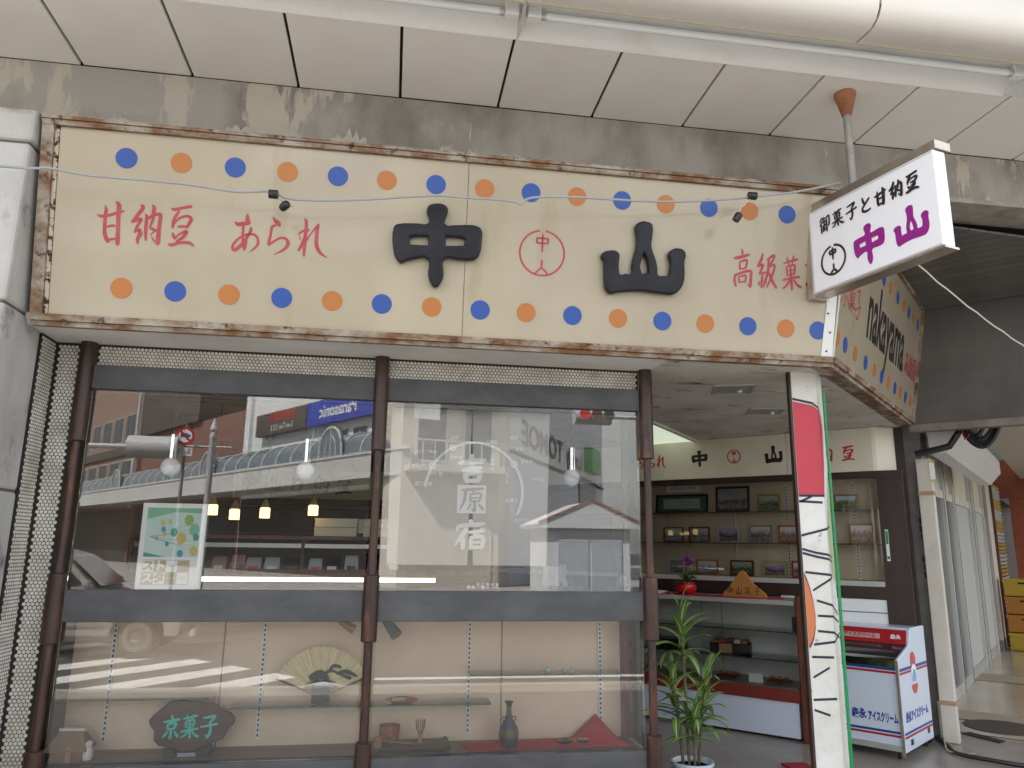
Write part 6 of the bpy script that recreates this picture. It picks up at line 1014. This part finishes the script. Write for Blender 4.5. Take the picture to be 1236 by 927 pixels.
build('walls', ab_(MB(), -14, 0, 0.0, 30, 0, 16), mat('pale_brick', (0.33, 0.22, 0.175), 0.85), bC); windows(bC, 0.0, 0.8, 24, 5.6, 8.0, 8, 1, RIBW); windows(bC, 0.0, 0.8, 24, 8.9, 11.6, 8, 1, RIBW); build('spandrel', ab_(MB(), 0.001, 0.2, 0, 30, 8.1, 8.75), GREYB, bC); build('ground_floor', ab_(MB(), 0.0, 0.05, 0.2, 29, 0, 4.0), MATS['shop_dark'], bC); build('downpipe', ab_(MB(), 0.001, 0.25, 0.1, 0.35, 4, 16), RIBW, bC)
# corner building facing the shop
cb = thing('corner_building', 'cream corner building with balconies facing the sweet shop', 'building', (0.3, -23.2, 0))
B0 = Vector((4.0, -24.0, 0)); DB = Vector((0.44, -0.9, 0)).normalized()
q = [Vector((0, 0, 0)), B0-Vector((0.3, -23.2, 0)), B0-Vector((0.3, -23.2, 0))+DB*1.2, NA*4+DA*2.9, DA*2.9+NA*0.6]
build('walls', MB().prism([(p.x, p.y) for p in (q[4], q[0], q[1], q[2], Vector((3.0, -4.2, 0)))], 0, 13), CRB, cb)
ce = (q[1]-q[0]); L = ce.length; ang = math.atan2(ce.y, ce.x)
def cbx(name, u0, u1, o0, o1, z0, z1, m, par=None):
    o = build(name, MB().box(u0, u1, o0, o1, z0, z1), m, par or cb)
    if par is None: o.rotation_euler = (0, 0, ang)
    return o
for z in (4.2, 7.4): cbx('balcony', 0.1, L-0.1, 0.002, 0.9, z, z+0.22, CRB)
rl = MB()
for z in (4.42, 7.62):
    rl.box(0.1, L-0.1, 0.80, 0.84, z+0.85, z+0.9)
    for i in range(9): rl.box(0.12+i*(L-0.26)/8, 0.15+i*(L-0.26)/8, 0.80, 0.84, z, z+0.85)
o = build('railing', rl, RIBW, cb); o.rotation_euler = (0, 0, ang)
for z in (5.0, 8.2): 
    for u in (0.5, 2.3): w_ = cbx('window', u, u+1.2, 0.001, 0.05, z-0.4, z+1.7, RIBW); cbx('pane', u+0.08, u+1.12, 0.0505, 0.06, z-0.32, z+1.62, WIN, w_)
cbx('shutter', 0.3, L-0.3, 0.001, 0.06, 0.1, 3.2, IVORY); cbx('wall_sign', 0.2, 1.1, 0.91, 1.05, 6.0, 6.7, WHITE)
poster_ = cbx('mural', 1.4, 3.2, 0.062, 0.09, 10.2, 11.8, mat('mural_orange', (0.50, 0.22, 0.12), 0.7, col2=(0.58, 0.50, 0.42), scale=2, lo=0.48, hi=0.54))
gb_ = thing('grey_building', 'tall grey building with big wall lettering beside the corner building', 'building', B0+DB*1.25, rotz=math.atan2(DB.y, DB.x))
build('walls', MB().prism([(0, -1.2), (20.5, -4), (20.5, 0), (0, 0)], 0, 14), GRB, gb_)
for u, z, w, h in ((13.0, 3.3, 5.0, 2.2), (2, 9.2, 2, 1.6), (7, 9.2, 2, 1.6)): wf_ = build('window', MB().box(u, u+w, 0.001, 0.05, z, z+h), GREYB, gb_); build('pane', MB().box(u+0.08, u+w-0.08, 0.0505, 0.06, z+0.08, z+h-0.08), WIN, wf_)
build('string_course', MB().box(0, 20.5, 0.001, 0.06, 5.25, 5.40), GREYB, gb_)
for s_t, size, u, z, sx in (('TOMOE', 1.50, 5.4, 6.25, 1.42), ('Lovely', 1.25, 11.9, 6.25, 1.25)): o = text('wall_letters', s_t, size, mat('letter_grey', (0.035, 0.035, 0.04), 0.6), gb_, u, 0.03, z, 0.035, sx); o.rotation_euler = (0, 0, math.pi)
build('green_sign', MB().box(14.6, 17.2, 0.02, 0.5, 5.9, 7.3), mat('sign_green', (0.02, 0.34, 0.10), 0.5), gb_)
# facade of this building looks back at the street corner: turn it so that -y faces the shop
kq = thing('white_kiosk', 'small white gabled kiosk with sliding doors on the far corner', 'kiosk', (6.55, -22.0, 0), rotz=math.pi-0.05)
build('body', MB().box(-1.42, 1.42, -1.3, 1.3, 0, 2.3), mat('kiosk_white', (0.86, 0.88, 0.90), 0.5), kq); build('roof', MB().ext([(-1.78, 2.35), (0, 3.12), (1.78, 2.35), (1.72, 2.22), (-1.72, 2.22)], -1.55, 1.5), MATS['kiosk_white'], kq); build('roof_trim', MB().add([(-1.80, -1.60, 2.35), (0, -1.60, 3.13), (0, -1.60, 3.20), (-1.84, -1.60, 2.42), (-1.80, -1.552, 2.35), (0, -1.552, 3.13), (0, -1.552, 3.20), (-1.84, -1.552, 2.42)], [(0, 1, 2, 3), (7, 6, 5, 4), (0, 4, 5, 1), (3, 2, 6, 7)]).add([(1.80, -1.60, 2.35), (0, -1.60, 3.13), (0, -1.60, 3.20), (1.84, -1.60, 2.42), (1.80, -1.552, 2.35), (0, -1.552, 3.13), (0, -1.552, 3.20), (1.84, -1.552, 2.42)], [(0, 1, 2, 3), (7, 6, 5, 4), (0, 4, 5, 1), (3, 2, 6, 7)]), mat('trim_terracotta', (0.42, 0.22, 0.17), 0.6), kq)
for x in (-1.1, 0.05): build('door', MB().box(x, x+1.05, -1.36, -1.301, 0.05, 2.0), mat('door_pale', (0.62, 0.66, 0.72), 0.3), kq)
struct('far_pavement', MB().box(-60, 60, -60, -21.6, -0.04, 0.12), KERB)
# street furniture
sp_ = thing('spear_pole', 'white pole topped with a spear point at the far kerb', 'pole', (-3.3, -10.2, 0)); build('shaft', MB().lathe([(0.07, 0), (0.055, 3.45), (0.075, 3.5), (0.05, 3.58)], (0, 0), 10), RIBW, sp_, smooth=True); build('spear', MB().lathe([(0.03, 3.581), (0.07, 3.64), (0.004, 3.86)], (0, 0), 10), RIBW, sp_, smooth=True); build('crossbar', MB().tube([(-0.9, 0, 3.32), (0.35, 0, 3.32)], 0.022, 6), RIBW, sp_)
ns = thing('no_trucks_sign', 'round red-ringed traffic sign with a blue truck crossed out', 'road sign', (-3.73, -10.0, 0)); build('post', MB().tube([(0, -0.04, 0), (0, -0.04, 3.7)], 0.03, 8), GALV, ns)
rg = MB(); ring(rg, 0, 3.48, 0.145, 0.05, 0.0, n=32); sgx = build('plate', MB().disc(0, 3.48, 0.17, 0.02, 0.015, 28), WHITE, ns); rg.v = [(x, 0.0215, z) for x, y, z in rg.v]; build('red_ring', rg, REDV, sgx); build('truck', MB().box(-0.08, 0.03, 0.0205, 0.023, 3.46, 3.53).box(0.032, 0.085, 0.0205, 0.023, 3.46, 3.505), FRZBLUE, sgx); build('bar', MB().add([(-0.11, 0.0245, 3.57), (-0.085, 0.0245, 3.60), (0.11, 0.0245, 3.39), (0.085, 0.0245, 3.365)], [(0, 1, 2, 3)]), REDV, sgx); build('hours_plate', MB().box(-0.14, 0.14, 0.0, 0.015, 3.12, 3.27), WHITE, ns); o = text('hours', '8-19', 0.13, BLACKT, ns, 0, 0.0165, 3.195); o.rotation_euler = (0, 0, math.pi)
def signal(label, loc, rz, arm, facing):
    t = thing('traffic_signal', label, 'traffic light', loc, rotz=rz, group='traffic signals at the crossing')
    build('mast', MB().lathe([(0.10, 0), (0.075, loc[2]+5.2)], (0, 0), 10), RIBW, t, smooth=True); build('arm', MB().tube([(0, 0, arm[2]), arm], 0.045, 8), RIBW, t)
    hx = build('housing', MB().tube([(arm[0]-0.42, arm[1], arm[2]), (arm[0]+0.42, arm[1], arm[2])], 0.20, 14), RIBW, t, smooth=True)
    for i, m in enumerate((mat('lens_red', (0.6, 0.02, 0.02), 0.2, emit=(1.0, 0.05, 0.03), estr=0.25), mat('lens_amber', (0.12, 0.07, 0.02), 0.2), mat('lens_green', (0.02, 0.09, 0.07), 0.2))):
        v = build('visor', MB().tube([(arm[0]-0.27+0.27*i, arm[1]+0.12*facing, arm[2]), (arm[0]-0.27+0.27*i, arm[1]+0.42*facing, arm[2]-0.03)], 0.135, 14), RIBW, hx); build('lens', MB().tube([(arm[0]-0.27+0.27*i, arm[1]+0.421*facing, arm[2]-0.03), (arm[0]-0.27+0.27*i, arm[1]+0.43*facing, arm[2]-0.03)], 0.12, 14), m, v)
signal('horizontal traffic signal with its red lamp towards the shop', (6.6, -12.0, 0), 0.0, (-2.2, 0, 4.50), 1)
signal('white horizontal traffic signal seen from behind near the spear pole', (-5.9, -10.0, 0), 0.0, (1.65, 0, 3.26), -1)
# ================================================================== CAR
ca = thing('parked_car', 'small white hatchback stopped beyond the crosswalk', 'car', (-4.65, -8.1, 0.0), rotz=-0.06)
CARW = mat('car_white', (0.42, 0.40, 0.37), 0.22, coat=0.6); TYRE = mat('tyre', (0.018, 0.018, 0.018), 0.8)
def hull(W_, prof, inset):                          # body from a side outline with tumblehome
    return MB().add([(x, W_/2-inset(z), z) for x, z in prof]+[(x, -W_/2+inset(z), z) for x, z in prof], [tuple(range(len(prof))), tuple(range(len(prof), 2*len(prof)))[::-1]]+[(i, len(prof)+i, len(prof)+(i+1) % len(prof), (i+1) % len(prof)) for i in range(len(prof))])
arch = lambda cx: [(cx+0.36*math.cos(a), 0.30+0.36*math.sin(a)) for a in [math.radians(180-k*20) for k in range(10)]]
low = [(-1.75, 0.28)]+arch(-1.18)+arch(1.18)+[(1.72, 0.28), (1.76, 0.46), (1.72, 0.58), (1.52, 0.68), (0.95, 0.75), (0.60, 0.90), (-1.66, 0.95), (-1.75, 0.80)]
build('body', hull(1.55, low, lambda z: 0.02 if z > 0.6 else 0.0), CARW, ca, bevel=0.03)
build('cabin', hull(1.50, [(-1.66, 0.952), (0.60, 0.902), (0.10, 1.40), (-0.15, 1.47), (-1.40, 1.47), (-1.60, 1.3)], lambda z: (z-0.92)*0.14), CARW, ca, bevel=0.04)
for s in (-1, 1):
    for x0, x1, x2, x3 in ((-0.55, 0.42, 0.02, -0.55), (-1.45, -0.65, -0.65, -1.36)): build('side_window', MB().add([(x0, s*0.752, 0.99), (x1, s*0.752, 0.99), (x2, s*0.700, 1.38), (x3, s*0.700, 1.38)], [(0, 1, 2, 3)]), WIN, ca)
    build('headlight', MB().box(1.66, 1.765, s*0.6-0.13, s*0.6+0.13, 0.54, 0.68), mat('lamp_lens', (0.5, 0.5, 0.5), 0.1), ca); build('tail_light', MB().box(-1.765, -1.70, s*0.68-0.06, s*0.68+0.06, 0.72, 0.98), REDV, ca); build('door_handle', MB().box(-0.5, -0.36, s*0.757-0.012, s*0.757+0.012, 0.86, 0.885), ALU, ca); build('side_strip', MB().box(-0.8, 0.8, s*0.776-0.006, s*0.776+0.006, 0.42, 0.455), GREYCOL, ca)
    build('mirror', MB().box(0.42, 0.52, s*0.80-0.07, s*0.80+0.07, 0.97, 1.07), CARW, ca, bevel=0.02)
build('windscreen', MB().add([(0.60, -0.66, 0.96), (0.60, 0.66, 0.96), (0.14, 0.60, 1.37), (0.14, -0.60, 1.37)], [(0, 1, 2, 3)]).move(lambda p: p+Vector((0.02, 0, 0.02))), WIN, ca)
w0 = None
for x in (-1.18, 1.18):
    for s in (-1, 1):
        if w0 is None:
            w0 = build('wheel', MB().tube([(0, -0.085, 0), (0, 0.085, 0)], 0.295, 24), TYRE, ca); o = w0
            kids = [build('rim', MB().tube([(0, -0.089, 0), (0, 0.089, 0)], 0.20, 20), mat('rim_grey', (0.22, 0.22, 0.22), 0.4), w0), build('hub_ring', MB().tube([(0, -0.094, 0), (0, 0.094, 0)], 0.125, 18), mat('hub_grey', (0.11, 0.11, 0.11), 0.4), w0), build('cap', MB().tube([(0, -0.100, 0), (0, 0.100, 0)], 0.075, 16), CHROME, w0)]
        else:
            o = child(w0, ca); [child(k, o) for k in kids]
        o.location = (x, s*0.68, 0.295)
